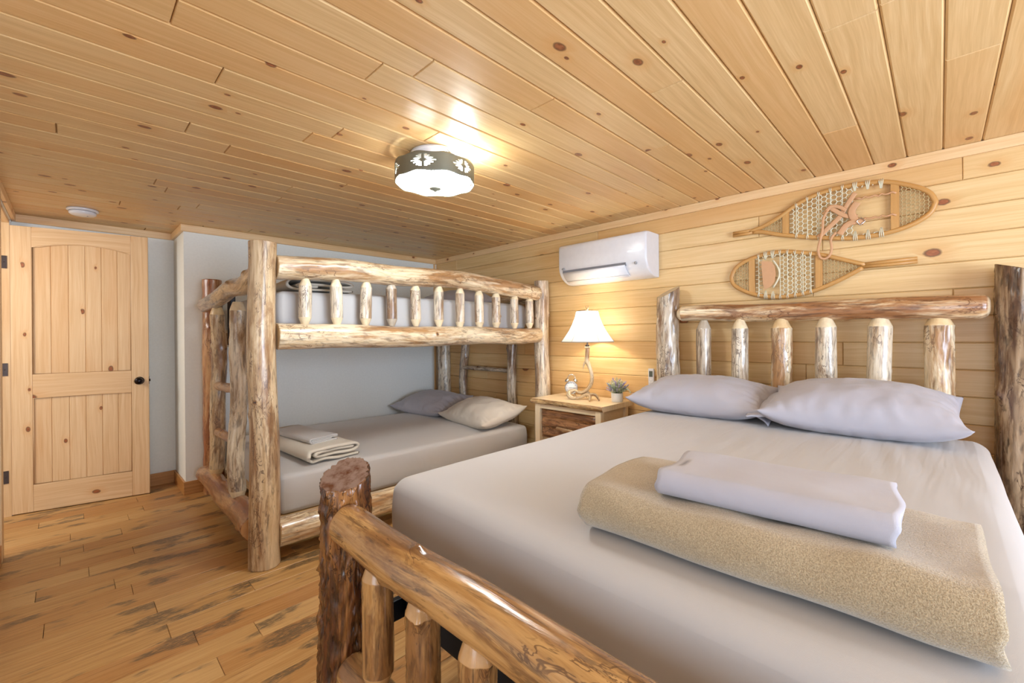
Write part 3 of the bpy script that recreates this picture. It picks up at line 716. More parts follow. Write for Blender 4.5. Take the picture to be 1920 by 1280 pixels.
def pillow(name, label, mat, loc, rot, a, b, T, seed, hem=None, wr=.010, sag=0.0, bot=.6):
    """a: half size along local x (depth), b: half size along local y (length)"""
    mb = MB(); n, m_ = 56, 72; so = Vector((seed*3.1, seed*1.7, 0))
    def pt(u, v, side):
        x = a*u*(1-.10*(1-v*v)*u*u); y = b*v*(1-.07*(1-u*u)*v*v)
        k = max(0, (1-abs(u)**2.4))*max(0, (1-abs(v)**2.8)); h = T*k**.52
        if hem:      # flat open end of the pillowcase
            pass
        edge = math.exp(-((1-max(abs(u), abs(v)))/.22)**2)
        w = noise.noise(Vector((u*2.0+v*5, v*9-u*2, 1))+so)*wr*edge + noise.noise(Vector((u*9, v*2.2, 5))+so)*wr*edge*(abs(v) > abs(u)) + fbm(Vector((u*2.6, v*3.4, 2))+so, 3)*wr*1.3
        w *= min(1, k*8)
        z = (h+w) if side > 0 else -(h*bot)+w*.3
        z += .042*(u*u*v*v)**2
        # flop the edges down onto the bed
        z -= (1-min(1, k*3))*sag
        z += .006*noise.noise(Vector((u*2, v*6, 7))+so)*(1-min(1, k*8))
        return (x, y, z)
    ids = {}
    for side in (1, -1):
        for i in range(n+1):
            for j in range(m_+1):
                bd = i in (0, n) or j in (0, m_)
                if side < 0 and bd: ids[(side, i, j)] = ids[(1, i, j)]; continue
                u = math.sin((i/n-.5)*PI); v = math.sin((j/m_-.5)*PI)
                u = .5*u+.5*(i/n*2-1); v = .5*v+.5*(j/m_*2-1)
                ids[(side, i, j)] = mb.vert(pt(u, v, side))
        for i in range(n):
            for j in range(m_):
                mb.face((ids[(side, i, j)], ids[(side, i+1, j)], ids[(side, i+1, j+1)], ids[(side, i, j+1)]))
    if hem is None:
        o = mb.build(name, mat, None, loc); o.rotation_euler = rot
        return tag(o, label, 'pillow')
    e = thing(name, label, 'pillow', loc); e.rotation_euler = rot
    mb.build('cushion', mat, e)
    # the pillowcase hem: a soft double flap past one end
    sgn, ln, drop = hem; mb = MB(); rows = []
    for i in range(33):
        u = -1+2*i/32
        for side in (1, -1):
            row = []
            for j in range(13):
                t = j/12; yb = b*(.86+.0*t)*sgn; y = yb+sgn*(t*(ln+b*.12))
                x = a*u*(.84+.10*t)
                thick = max(.0035, T*.42*(1-abs(u)**2.2)**.5*(1-t)**1.3*side if side > 0 else 0)
                z = thick*(1 if side > 0 else 0)-(.25*T*(1-abs(u)**2)*(1-t) if side < 0 else 0) + drop*t*t + .010*noise.noise(Vector((u*4, t*2.4, seed)))*t
                row.append(mb.vert((x, y, z+(.002 if side > 0 else -.002))))
            rows.append(row)
    for s_ in (0, 1):
        for i in range(32):
            a_, b_ = rows[2*i+s_], rows[2*(i+1)+s_]
            for j in range(12): mb.face((a_[j], a_[j+1], b_[j+1], b_[j]))
    for i in range(32): mb.face((rows[2*i][12], rows[2*i+1][12], rows[2*i+3][12], rows[2*i+2][12]))
    for k in (0, 32):
        for j in range(12): mb.face((rows[2*k][j], rows[2*k][j+1], rows[2*k+1][j+1], rows[2*k+1][j]))
    mb.build('pillowcase_hem', mat, e)
    return e

pillow('pillow', 'grey pillow on the large bed, left one, nearest the nightstand', 'pillow', (2.685, 1.035, .852), (0, math.radians(-9), 0), .235, .385, .135, 1, hem=(-1, .035, -.035), sag=0.0, bot=.58)
pillow('pillow', 'grey pillow on the large bed, the right one beside the barky headboard post', 'pillow', (2.655, .290, .864), (0, math.radians(-9), math.radians(2)), .25, .375, .150, 2, hem=(1, .06, .0), sag=0.0, bot=.58)
zc = .452
pillow('pillow', 'lavender-grey pillow on the lower bunk, in the far corner by the white wall', 'pillow', (2.68, 3.84, zc+.070), (0, math.radians(-14), math.radians(4)), .25, .40, .13, 3, sag=-.01, wr=.015, bot=.45)
pillow('pillow', 'beige-grey plump pillow on the lower bunk, nearest the nightstand', 'pillow2', (2.66, 3.02, zc+.068), (0, math.radians(-13), math.radians(-8)), .25, .385, .14, 4, sag=-.01, wr=.015, bot=.45)
pillow('pillow', 'grey pillow on the upper bunk glimpsed behind the guard spindles', 'pillow', (2.68, 3.42, 1.535+.045), (0, math.radians(-4), math.radians(3)), .23, .36, .12, 5, sag=.02)

def folded(name, label, cat, mat, loc, rz, path, ht, y0, y1, seed=0, ny=50, lump=.004, skew=None, endw=.01):
    """thick cloth folded along path (x,z), swept from y0 to y1"""
    so = Vector((seed*5.5, 2, 1)); P = [Vector((x, 0, z)) for x, z in path]
    Q = []
    n = len(P); sm = 120
    for i in range(sm+1): Q.append(spline([tuple(p) for p in P], i/sm))
    mb = MB()
    L, Rr = [], []
    for i, q in enumerate(Q):
        t = (Q[min(i+1, sm)]-Q[max(i-1, 0)]).normalized(); nn = Vector((-t.z, 0, t.x)); L.append(q+nn*ht); Rr.append(q-nn*ht)
    def arc(c, a, b, n_=5):
        out = []
        for k in range(1, n_):
            th = PI*k/n_; m_ = (a-c); w_ = m_.copy(); w_ = m_*math.cos(th) + Vector((m_.z, 0, -m_.x))*math.sin(th); out.append(c+w_)
        return out
    prof = L + arc(Q[-1], L[-1], Rr[-1]) + Rr[::-1] + arc(Q[0], Rr[0], L[0])
    K = len(prof); zmin = min(p.z for p in prof); zmax = max(p.z for p in prof)
    for j in range(ny+1):
        t = j/ny; y = y0+(y1-y0)*t
        for k, p in enumerate(prof):
            hz = (p.z-zmin)/(zmax-zmin)
            ex = Vector((fbm(Vector((p.x*5, y*5, p.z*14))+so, 2)*lump, endw*noise.noise(Vector((p.x*6, p.z*30, t*.1))+so), hz*fbm(Vector((p.x*5, y*5, 4))+so, 2)*lump*2.2))
            edge = min(t, 1-t)*abs(y1-y0)
            mb.vert((p.x+ex.x+(skew(y) if skew else 0), y+ex.y*(2 if edge < .03 else 0), max(zmin+.0, p.z+ex.z)))
    for j in range(ny):
        for k in range(K): mb.face((j*K+k, j*K+(k+1) % K, (j+1)*K+(k+1) % K, (j+1)*K+k))
    # end caps: quads between the two sides of the cloth
    for j in (0, ny):
        for i in range(sm):
            a, b = j*K+i, j*K+i+1; ro = sm+1+4; c, d = j*K+ro+(sm-i-1), j*K+ro+(sm-i); mb.face((a, b, c, d))
    o = mb.build(name, mat, None, loc); o.rotation_euler = (0, 0, rz); return tag(o, label, cat)
def fold_path(w, h, layers, front=0.0):
    """spiral-ish book fold: outer wrap round the front (x=0), inner layers inside"""
    t = h/layers; P = []; z_lo, z_hi = t/2, h-t/2; r_ = (z_hi-z_lo)/2
    P += [(w, z_lo), (w*.6, z_lo), (w*.3, z_lo), (r_*.9, z_lo)]
    for k in range(1, 6): a = -PI/2-PI*k/6; P.append((r_*.9+r_*.95*math.cos(a), (z_lo+z_hi)/2+r_*math.sin(a)))
    P += [(r_*.9, z_hi), (w*.3, z_hi), (w*.6, z_hi), (w-t*.6, z_hi)]
    if layers >= 4:
        P += [(w+t*.1, z_hi-t*.5), (w-t*.6, z_hi-t), (w*.6, z_hi-t), (w*.3, z_hi-t), (r_+t*.3, z_hi-t)]
        if z_hi-t-(z_lo+t) > t*.5:
            P += [(r_-t*.3, h/2), (r_+t*.3, z_lo+t), (w*.4, z_lo+t), (w*.8, z_lo+t)]
        else: pass
    return P, t/2*.97
P_, ht = fold_path(.335, .106, 4)
folded('fleece_blanket', 'folded tan fleece blanket lying across the foot of the large bed', 'blanket', 'fleece', (.885, .275, .776), math.radians(1.0), P_, ht, .355, -.335, 3, 60, .011, endw=.005)
P_, ht = fold_path(.215, .060, 4)
folded('folded_sheet', 'folded smooth grey-white sheet on top of the tan fleece blanket', 'folded sheet', 'pillow', (.945, .255, .8845), math.radians(4), P_, ht*.93, .205, -.205, 6, 40, .005, endw=.009)
# lower bunk: blanket with a small sheet on it
def BWr(x, y, z): return BW(x, y, z)
P_, ht = fold_path(.335, .090, 5)
folded('folded_blanket', 'folded cream blanket on the foot of the lower bunk mattress', 'blanket', 'blanket', BW(.235, .62, .4525), BA+math.radians(6), [(.335, .009), (.2, .009), (.12, .018), (.08, .016), (.03, .012), (.004, .03), (.0, .052), (.02, .076), (.07, .081), (.18, .084), (.30, .080), (.338, .065), (.33, .045), (.28, .036), (.18, .042), (.09, .038), (.045, .045), (.05, .062), (.09, .066), (.13, .060), (.2, .064), (.30, .060)], .0075, .42, -.46, 8, 36, .005, endw=.015)
P_, ht = fold_path(.19, .036, 4)
folded('folded_sheet', 'small folded grey sheet on top of the cream blanket on the lower bunk', 'folded sheet', 'sheet2', BW(.295, .60, .5435), BA+math.radians(10), P_, ht*.9, .24, -.30, 9, 30, .004, endw=.012)
folded('folded_blanket', 'rolled cream blanket on the upper bunk, seen just under the top guard rail', 'blanket', 'blanket', BW(.16, .55, 1.537), BA, [(.40, .009), (.2, .009), (.05, .009), (.005, .03), (.02, .060), (.07, .068), (.2, .070), (.35, .068), (.40, .050), (.36, .036), (.2, .040), (.09, .040), (.06, .030), (.09, .024), (.18, .027)], .006, .40, -.42, 12, 30, .004, endw=.012)

# ------------------------------------------------------------------ nightstand
NX0, NX1, NY0, NY1, NZ = 2.63, 3.066, 1.705, 2.385, .735
ns = thing('nightstand', 'pale pine nightstand with live-edge top and bark-faced drawer, between the two beds', 'nightstand', ((NX0+NX1)/2, (NY0+NY1)/2, 0))
def NSL(p): return (p[0]-(NX0+NX1)/2, p[1]-(NY0+NY1)/2, p[2])
mb = MB()   # top: slab with an uneven live front edge
n = 60; top = []; 
for i in range(n+1):
    y = NY0+(NY1-NY0)*i/n; w1 = .010*noise.noise(Vector((y*9, 0, 1)))+.006*noise.noise(Vector((y*31, 0, 2)))
    w2 = .008*noise.noise(Vector((y*14, 5, 1)))
    row = []
    for (x, z, c) in ((NX1, NZ-.038, 0), (NX1, NZ, 0), (NX0+.012+w1*.4, NZ, 0), (NX0+.002+w1, NZ-.008, 1), (NX0+w1+w2, NZ-.022, 1), (NX0+.010+w2, NZ-.038, 1)):
        row.append(mb.vert(NSL((x, y, z)), (x+3, z, y+4), cut=0, kn=0, hg=.3+.7*abs(noise.noise(Vector((y*20, z*50, 3)))), rnd=.2))
    top.append(row)
for i in range(n):
    for k in range(6):
        mb.face((top[i][k], top[i+1][k], top[i+1][(k+1) % 6], top[i][(k+1) % 6]), 1 if k in (2, 3, 4) else 0, k in (2, 3, 4))
mb.face(top[0], 0, False); mb.face(top[-1], 0, False); mb.build('tabletop', ['shelf', 'liveedge'], ns)
for (x, y) in ((NX0+.025, NY0+.05), (NX0+.025, NY1-.05), (NX1-.07, NY0+.05), (NX1-.07, NY1-.05)):
    mb = MB(); mb.box(NSL((x, y-.024, 0)), NSL((x+.045, y+.024, NZ-.0385)), axis=2, bevel=.004); mb.build('leg', 'shelf', ns)
mb = MB(); mb.box(NSL((NX0+.075, NY0+.045, .12)), NSL((NX1-.03, NY1-.045, NZ-.039)), axis=1, bevel=.003); mb.box(NSL((NX0+.032, NY0+.075, NZ-.075)), NSL((NX0+.06, NY1-.075, NZ-.039)), axis=1)
mb.build('body', 'shelf', ns)
for (za, zb) in ((.43, .655), (.15, .40)):
    mb = MB(); rows_ = []
    ys = 40; zs_ = 16
    for i in range(ys+1):
        y = NY0+.080+(NY1-NY0-.160)*i/ys; rr_ = []
        for j in range(zs_+1):
            z = za+(zb-za)*j/zs_; e = min(j, zs_-j, i, ys-i); q = math.sin(PI*(z-za)/(zb-za)*3); dd = .018*abs(q)+.005*fbm(Vector((y*12, z*16, za)), 2)
            rr_.append(mb.vert(NSL((NX0+.052-dd if e else NX0+.056, y, z)), (z*1.0+za*7, 0, y), hg=.5+.5*abs(q)))
        rows_.append(rr_)
    for i in range(ys):
        for j in range(zs_): mb.face((rows_[i][j], rows_[i+1][j], rows_[i+1][j+1], rows_[i][j+1]))
    mb.box(NSL((NX0+.0545, NY0+.078, za-.002)), NSL((NX0+.075, NY1-.078, zb+.002)))
    dr = mb.build('drawer', 'bark', ns)
    log('drawer_pull', NSL((NX0+.018, (NY0+NY1)/2-.07, (za+zb)/2-.03)), NSL((NX0+.014, (NY0+NY1)/2+.08, (za+zb)/2-.02)), .017, .015, 'log_tan', dr, int(za*100), .08, .05, 0, .002, nk=1, nth=20, knotsize=.012)

# ------------------------------------------------------------------ antler table lamp
LX, LY = 2.86, 1.982
lamp = thing('table_lamp', 'lit antler table lamp with white bell shade on the nightstand', 'lamp', (LX, LY, NZ))
sh = MB(); prof = [(.205, 0), (.200, .006), (.172, .045), (.142, .090), (.116, .140), (.096, .190), (.084, .240)]
nseg = 96
base = len(sh.v)
for (r_, z) in prof:
    for k in range(nseg):
        th = 2*PI*k/nseg; f_ = 1-.028*abs(math.sin(th*3))
        sh.vert((r_*f_*math.cos(th), r_*f_*math.sin(th), z+.458))
for i in range(len(prof)-1):
    for k in range(nseg): sh.face((i*nseg+k, i*nseg+(k+1) % nseg, (i+1)*nseg+(k+1) % nseg, (i+1)*nseg+k))
shade = sh.build('lamp_shade', 'shade', lamp)
mb = MB()
for (r_, z, w) in ((.204, .459, .0035), (.085, .698, .003)):
    mb.tube([(r_*math.cos(2*PI*k/72)*(1-.028*abs(math.sin(PI*k/12))), r_*math.sin(2*PI*k/72)*(1-.028*abs(math.sin(PI*k/12))), z) for k in range(72)], w, 6, closed=True)
for s_ in range(6):
    th = PI*s_/3+PI/6*0
    mb.tube([((r_+.0015)*math.cos(th), (r_+.0015)*math.sin(th), z+.458) for r_, z in prof], .0018, 5)
mb.build('shade_trim', 'grey', lamp)
mb = MB(); mb.lathe([(.014, .40), (.016, .41), (.016, .43), (.010, .435), (.006, .44), (.006, .47)], n=20)
mb.tube([(0, 0, .46), (.045, 0, .50), (.05, 0, .62), (.0, 0, .700)], .002, 6); mb.tube([(0, 0, .46), (-.045, 0, .50), (-.05, 0, .62), (.0, 0, .700)], .002, 6)
mb.build('socket', 'bronze', lamp)
mb = MB(); mb.lathe([(0, .47), (.016, .475), (.028, .51), (.030, .53), (.022, .555), (0, .565)], n=20); mb.build('bulb', emit('lit_bulb', (1, .82, .55), 10), lamp)
def antl(mb, pts, rs): mb.tube([spline(pts, i/40) for i in range(41)], [max(.0025, spline([(r, 0, 0) for r in rs], i/40).x*(1+.10*noise.noise(Vector((i*.4, rs[0]*100, 0))))) for i in range(41)], 12)
mb = MB()
antl(mb, [(0, 0, .415), (0, .002, .36), (0, .004, .31), (0, -.022, .255), (0, -.040, .19), (0, -.030, .125), (-.005, .010, .075), (-.01, .06, .052), (-.02, .115, .072)], [.019, .018, .019, .016, .0145, .014, .014, .014, .009])
antl(mb, [(0, .004, .315), (-.01, .026, .285), (-.018, .030, .24)], [.014, .009, .002])
mb.lathe([(.012, .405), (.022, .408), (.024, .414), (.018, .42), (0, .42)], n=20)
antl(mb, [(-.02, .115, .07), (-.05, .145, .05), (-.075, .120, .022), (-.06, .075, .012)], [.011, .018, .017, .010])
antl(mb, [(-.06, .10, .014), (-.035, .06, .014), (-.01, .01, .040), (-.02, -.035, .035), (-.075, -.065, .006)], [.009, .012, .014, .012, .006])
antl(mb, [(-.005, -.02, .045), (.02, -.06, .040), (.0, -.105, .006)], [.012, .012, .006])
antl(mb, [(.0, .0, .06), (.05, .02, .035), (.10, .04, .007)], [.012, .010, .006])
antl(mb, [(.0, .09, .055), (.06, .10, .04), (.09, .07, .007)], [.012, .010, .006])
mb.build('antler_base', 'antler', lamp)
mb = MB()
for s_ in (-1, 1): antl(mb, [(0, 0, .70), (0, s_*.006, .715), (0, s_*.016, .738)], [.006, .005, .002])
mb.build('finial', 'antler', lamp)
pl = bpy.data.lights.new('lamp_bulb_light', 'POINT'); pl.energy = 4.4; pl.color = (1, .88, .70); pl.shadow_soft_size = .03
o = bpy.data.objects.new('lamp_bulb_light', pl); COL.objects.link(o); o.location = (LX, LY, NZ+.60)

# alarm clock
CKX, CKY, CKZ = 2.945, 2.205, NZ
ck = thing('alarm_clock', 'small chrome twin-bell alarm clock behind the antler lamp base on the nightstand', 'clock', (CKX, CKY, CKZ), math.radians(35))
# local -x faces the room
mb = MB(); mb.lathe([(0, .025), (.045, .022), (.054, .012), (.056, -.010), (.055, -.022), (.050, -.026), (.0495, -.0185)], (0, 0, .073), 48, axis=0, cap=False); mb.build('case', 'chrome', ck)
mb = MB(); mb.lathe([(0, -.0185), (.0495, -.0185), (.0495, -.0175), (0, -.0175)], (0, 0, .073), 48, axis=0); mb.build('dial', 'dial', ck)
mb = MB()
for k in range(12):
    a = 2*PI*k/12; y, z = math.sin(a)*.039, .073+math.cos(a)*.039
    mb.tube([(-.0195, y*.96, .073+(z-.073)*.96), (-.0195, y*1.09, .073+(z-.073)*1.09)], .0014, 5)
mb.tube([(-.0205, 0, .073), (-.0205, .022, .071)], .0016, 5); mb.tube([(-.0205, 0, .073), (-.0205, -.036, .071)], .0012, 5)
mb.build('hands', 'ink', ck)
for s_ in (-1, 1):
    mb = MB(); bm = bmesh.new(); bmesh.ops.create_uvsphere(bm, u_segments=20, v_segments=12, radius=.021)
    bmesh.ops.delete(bm, geom=[v for v in bm.verts if v.co.z < -.004], context='VERTS')
    mb.add_bm(bm, smooth=True, mat=Matrix.Translation((0, s_*.032, .128)) @ Matrix.Rotation(s_*math.radians(-30), 4, 'X'))
    mb.tube([(0, s_*.026, .12), (0, s_*.036, .153)], .0025, 6); mb.build('bell', 'chrome', ck)
    mb = MB(); mb.tube([(0, s_*.022, .026), (0, s_*.040, .0)], [.004, .003], 8); mb.build('foot', 'chrome', ck)
mb = MB(); mb.tube([(0, .032*math.cos(PI*k/16), .145+.036*math.sin(PI*k/16)) for k in range(17)], .003, 8); mb.build('handle', 'chrome', ck)

# lavender pot
rg = random.Random(5)
pot = thing('potted_lavender', 'small lavender plant in a white round pot on the nightstand', 'potted plant', (2.935, 1.765, NZ))
mb = MB(); mb.lathe([(0, 0), (.040, 0), (.043, .003), (.044, .03), (.045, .066), (.044, .068), (.041, .067), (.039, .055), (0, .053)], n=40)
mb.build('pot', 'ceramic', pot)
lf = [MB(), MB(), MB()]
for i in range(210):
    th = rg.uniform(0, 2*PI); sp = rg.random()**.6; H_ = rg.uniform(.03, .140)*(1-.45*sp); R_ = sp*.092
    b0 = Vector((math.cos(th)*.02*sp, math.sin(th)*.02*sp, .056)); tip = Vector((math.cos(th)*R_, math.sin(th)*R_, .065+H_))
    kind = 2 if (i % 8 == 0) else (i % 2)
    mbx = lf[kind] if kind < 2 else MB(); mid = (b0+tip)/2+Vector((math.cos(th), math.sin(th), 0))*-.008
    lf[0].tube([b0, mid, tip], .0009, 4)
    for q in range(9 if kind < 2 else 14):
        t = (.35+.65*q/9) if kind < 2 else (.62+.42*q/14); c = b0.lerp(mid, t*2) if t < .5 else mid.lerp(tip, t*2-1)
        dv = Vector((rg.uniform(-1, 1), rg.uniform(-1, 1), rg.uniform(-.1, .9))).normalized()
        if kind == 2:
            mbx.tube([c-dv*.001, c+dv*.0045, c+dv*.0065], [.002, .0032, .0008], 5)
        else:
            ln = rg.uniform(.010, .019); sd = dv.cross(Vector((0, 0, 1))).normalized()*ln*.2
            ids = [mbx.vert(c), mbx.vert(c+dv*ln*.5+sd), mbx.vert(c+dv*ln), mbx.vert(c+dv*ln*.5-sd), mbx.vert(c+dv*ln*.5+Vector((0, 0, .0014)))]
            mbx.face((ids[0], ids[1], ids[4])); mbx.face((ids[1], ids[2], ids[4])); mbx.face((ids[2], ids[3], ids[4])); mbx.face((ids[3], ids[0], ids[4]))
    if kind == 2: mbx.build('flower_spike', 'flower', pot)
sp_ = [(.02, -.02, .06), (.0, -.07, .10), (-.01, -.105, .095), (-.012, -.12, .07)]
lf[0].tube([spline(sp_, i/10) for i in range(11)], .0011, 4)
for q in range(7):
    c = spline(sp_, .5+q/14); lf[1].tube([c, c+Vector((.003, rg.uniform(-.01, .01), .012))], [.003, .001], 5)
lf[0].build('foliage', 'leaf', pot); lf[1].build('pale_foliage', 'leaf2', pot)

# ------------------------------------------------------------------ wall air conditioner
AY0, AY1 = 1.490, 2.285
ac = thing('air_conditioner', 'white wall-mounted air conditioner on the pine wall above the lamp', 'air conditioner', (XR-.002, (AY0+AY1)/2, 1.67))
hw = (AY1-AY0)/2
pr = [(0, .325), (-.150, .325), (-.180, .322), (-.194, .310), (-.198, .285), (-.198, .13), (-.192, .105), (-.176, .075), (-.150, .045), (-.110, .020), (-.07, .004), (-.03, 0), (0, 0)]
mb = MB(); sec = [(-hw, .94), (-hw+.004, .975), (-hw+.014, 1.0), (hw-.014, 1.0), (hw-.004, .975), (hw, .94)]
for (y, s_) in sec:
    for (x, z) in pr: mb.vert((x*s_, y, .1625+(z-.1625)*(s_*.5+.5)))
K = len(pr)
for i in range(len(sec)-1):
    for k in range(K-1): mb.face((i*K+k, i*K+k+1, (i+1)*K+k+1, (i+1)*K+k), 0, True)
mb.face(list(range(K)), 0, False); mb.face([(len(sec)-1)*K+k for k in range(K)], 0, False)
mb.build('housing', 'white', ac)
# air outlet: dark slot behind a swing vane on the curved lower front
mb = MB(); mb.box((-.1955, -hw+.165, .088), (-.165, hw-.045, .112)); mb.build('air_outlet', 'dark', ac)
mb = MB(); V0, V1 = -hw+.170, hw-.050; rows_ = []
for y in (V0, V1):
    row = []
    for (x, z) in ((-.2035, .092), (-.199, .078), (-.183, .055), (-.157, .032), (-.118, .012), (-.114, .015), (-.152, .038), (-.176, .060), (-.192, .082), (-.196, .094)): row.append(mb.vert((x, y, z)))
    rows_.append(row)
for k in range(10): mb.face((rows_[0][k], rows_[0][(k+1) % 10], rows_[1][(k+1) % 10], rows_[1][k]), 0, True)
mb.face(rows_[0], 0, False); mb.face(rows_[1], 0, False); mb.build('vane', 'whiteb', ac)
mb = MB(); mb.tube([(-.146, V0-.01, .0245), (-.146, V1, .0245)], .0015, 6); mb.build('outlet_seam', 'grey', ac)
mb = MB(); mb.lathe([(0, -.2005), (.0185, -.200), (.019, -.197)], (0, 0, 0), 32, axis=0); o = mb.build('badge', 'grey', ac); o.location = (0, hw-.055, .125); o.scale = (1, 1, .5)
mb = MB(); mb.lathe([(0, -.198), (.010, -.1975), (.011, -.19)], (0, -hw+.085, .098), 24, axis=0); mb.build('sensor', 'grey', ac)

# remote in its wall holder
rc = thing('remote_control', 'small white remote control in a wall holder on the pine wall beside the headboard post', 'remote control', (XR-.001, 1.548, .80))
mb = MB(); mb.box((-.012, -.026, 0), (-.0005, .026, .10), bevel=.003); mb.build('holder', 'white', rc)
mb = MB(); mb.box((-.030, -.022, .012), (-.0125, .022, .19), bevel=.004); rb = mb.build('remote_body', 'white', rc)
mb = MB(); mb.box((-.0312, -.014, .128), (-.0298, .014, .172)); mb.build('screen', 'lcd', rb)
for (y, z) in ((0, .108), (-.011, .088), (.011, .088), (-.011, .068), (.011, .068)):
    mb = MB(); mb.box((-.0318, y-.006, z-.005), (-.0298, y+.006, z+.005), bevel=.001); mb.build('button', 'ceramic', rb)

# ------------------------------------------------------------------ ceiling light
GX, GY = 1.286, 1.795
cl = thing('ceiling_light', 'round flush ceiling light with pewter band of stepped cut-outs', 'ceiling light', (GX, GY, ZC))
mb = MB(); mb.lathe([(0, -.004), (.12, -.004), (.12, -.022), (.03, -.03), (0, -.03)][::-1], n=48); mb.build('ceiling_plate', 'white', cl)
mb = MB(); mb.lathe([(0, -.172), (.05, -.170), (.12, -.162), (.165, -.150), (.176, -.143), (.176, -.105)], n=72); df = mb.build('diffuser', 'glow', cl)
mb = MB(); mb.lathe([(0, -.060), (.178, -.062), (.179, -.100), (.1765, -.104), (.15, -.104), (0, -.104)], n=72); mb.build('light_stop_pan', 'white', cl)  # unseen opaque pan, added to keep the diffuser's light off the ceiling
# pewter band: a wall of small cells, the stencil cells left open
mb = MB(); NC, NR = 180, 18; R0, R1_ = .195, .1925; z0, z1 = -.152, -.065
hole = set()
pat = [[(8-k if q < 0 else 9+k) for q in (-1, 1) for k in range(a, b+1)] for a, b in ((1, 2), (1, 4), (1, 3), (1, 6), (2, 5), (3, 8), (2, 5), (1, 6), (1, 3), (1, 4), (1, 2))]
for s_ in range(6):
    for r_, cols in enumerate(pat):
        for c_ in cols: hole.add(((s_*30+c_+10) % NC, r_+4))
gv = {}
for i in range(NC):
    for j in range(NR+1):
        th = 2*PI*i/NC; wv = .0035*math.sin(th*9)*(1 if j in (0, NR) else 0)
        for s_, R_ in ((0, R0), (1, R1_)): gv[(i, j, s_)] = mb.vert((R_*math.cos(th), R_*math.sin(th), z0+(z1-z0)*j/NR+wv))
for i in range(NC):
    for j in range(NR):
        if (i, j) in hole: continue
        i2 = (i+1) % NC
        for s_ in (0, 1): mb.face((gv[(i, j, s_)], gv[(i2, j, s_)], gv[(i2, j+1, s_)], gv[(i, j+1, s_)]))
        for (a, b, nb) in (((i, j), (i2, j), (i, j-1)), ((i, j+1), (i2, j+1), (i, j+1)), ((i, j), (i, j+1), ((i-1) % NC, j)), ((i2, j), (i2, j+1), (i2, j))):
            if nb in hole or nb[1] < 0 or nb[1] >= NR: mb.face((gv[(*a, 0)], gv[(*b, 0)], gv[(*b, 1)], gv[(*a, 1)]))
mb.build('band', 'band', cl)
for k in range(3):
    mb = MB(); a = 2*PI*k/3+.4; mb.tube([(.12*math.cos(a), .12*math.sin(a), -.02), (.194*math.cos(a), .194*math.sin(a), -.075)], .003, 6); mb.build('bracket_arm', 'band', cl)
mb = MB(); mb.lathe([(0, -.190), (.008, -.188), (.012, -.180), (.028, -.177), (.030, -.172), (0, -.170)], n=28); mb.build('finial', 'band', cl)
# bulbs' light that escapes above the band on to the ceiling boards
pl = bpy.data.lights.new('ceiling_bulb_light', 'POINT'); pl.energy = 8; pl.color = (.95, 1, .97); pl.shadow_soft_size = .03
o = bpy.data.objects.new('ceiling_bulb_light', pl); COL.objects.link(o); o.location = (GX+.08, GY-.13, ZC-.042)

# smoke detector
sd = thing('smoke_detector', 'round white smoke detector on the pine ceiling near the door', 'smoke detector', (.068, 4.285, ZC))
mb = MB(); mb.lathe([(.082, -.001), (.083, -.012), (.080, -.014), (.070, -.016), (.070, -.020), (.072, -.022), (.070, -.034), (.060, -.041), (0, -.043)], n=48); mb.build('body', 'white', sd)
mb = MB(); mb.lathe([(.0712, -.0165), (.0712, -.0195)], n=48)
mb.box((.02, -.004, -.0445), (.028, .004, -.042)); mb.build('vent_ring', 'dark', sd)

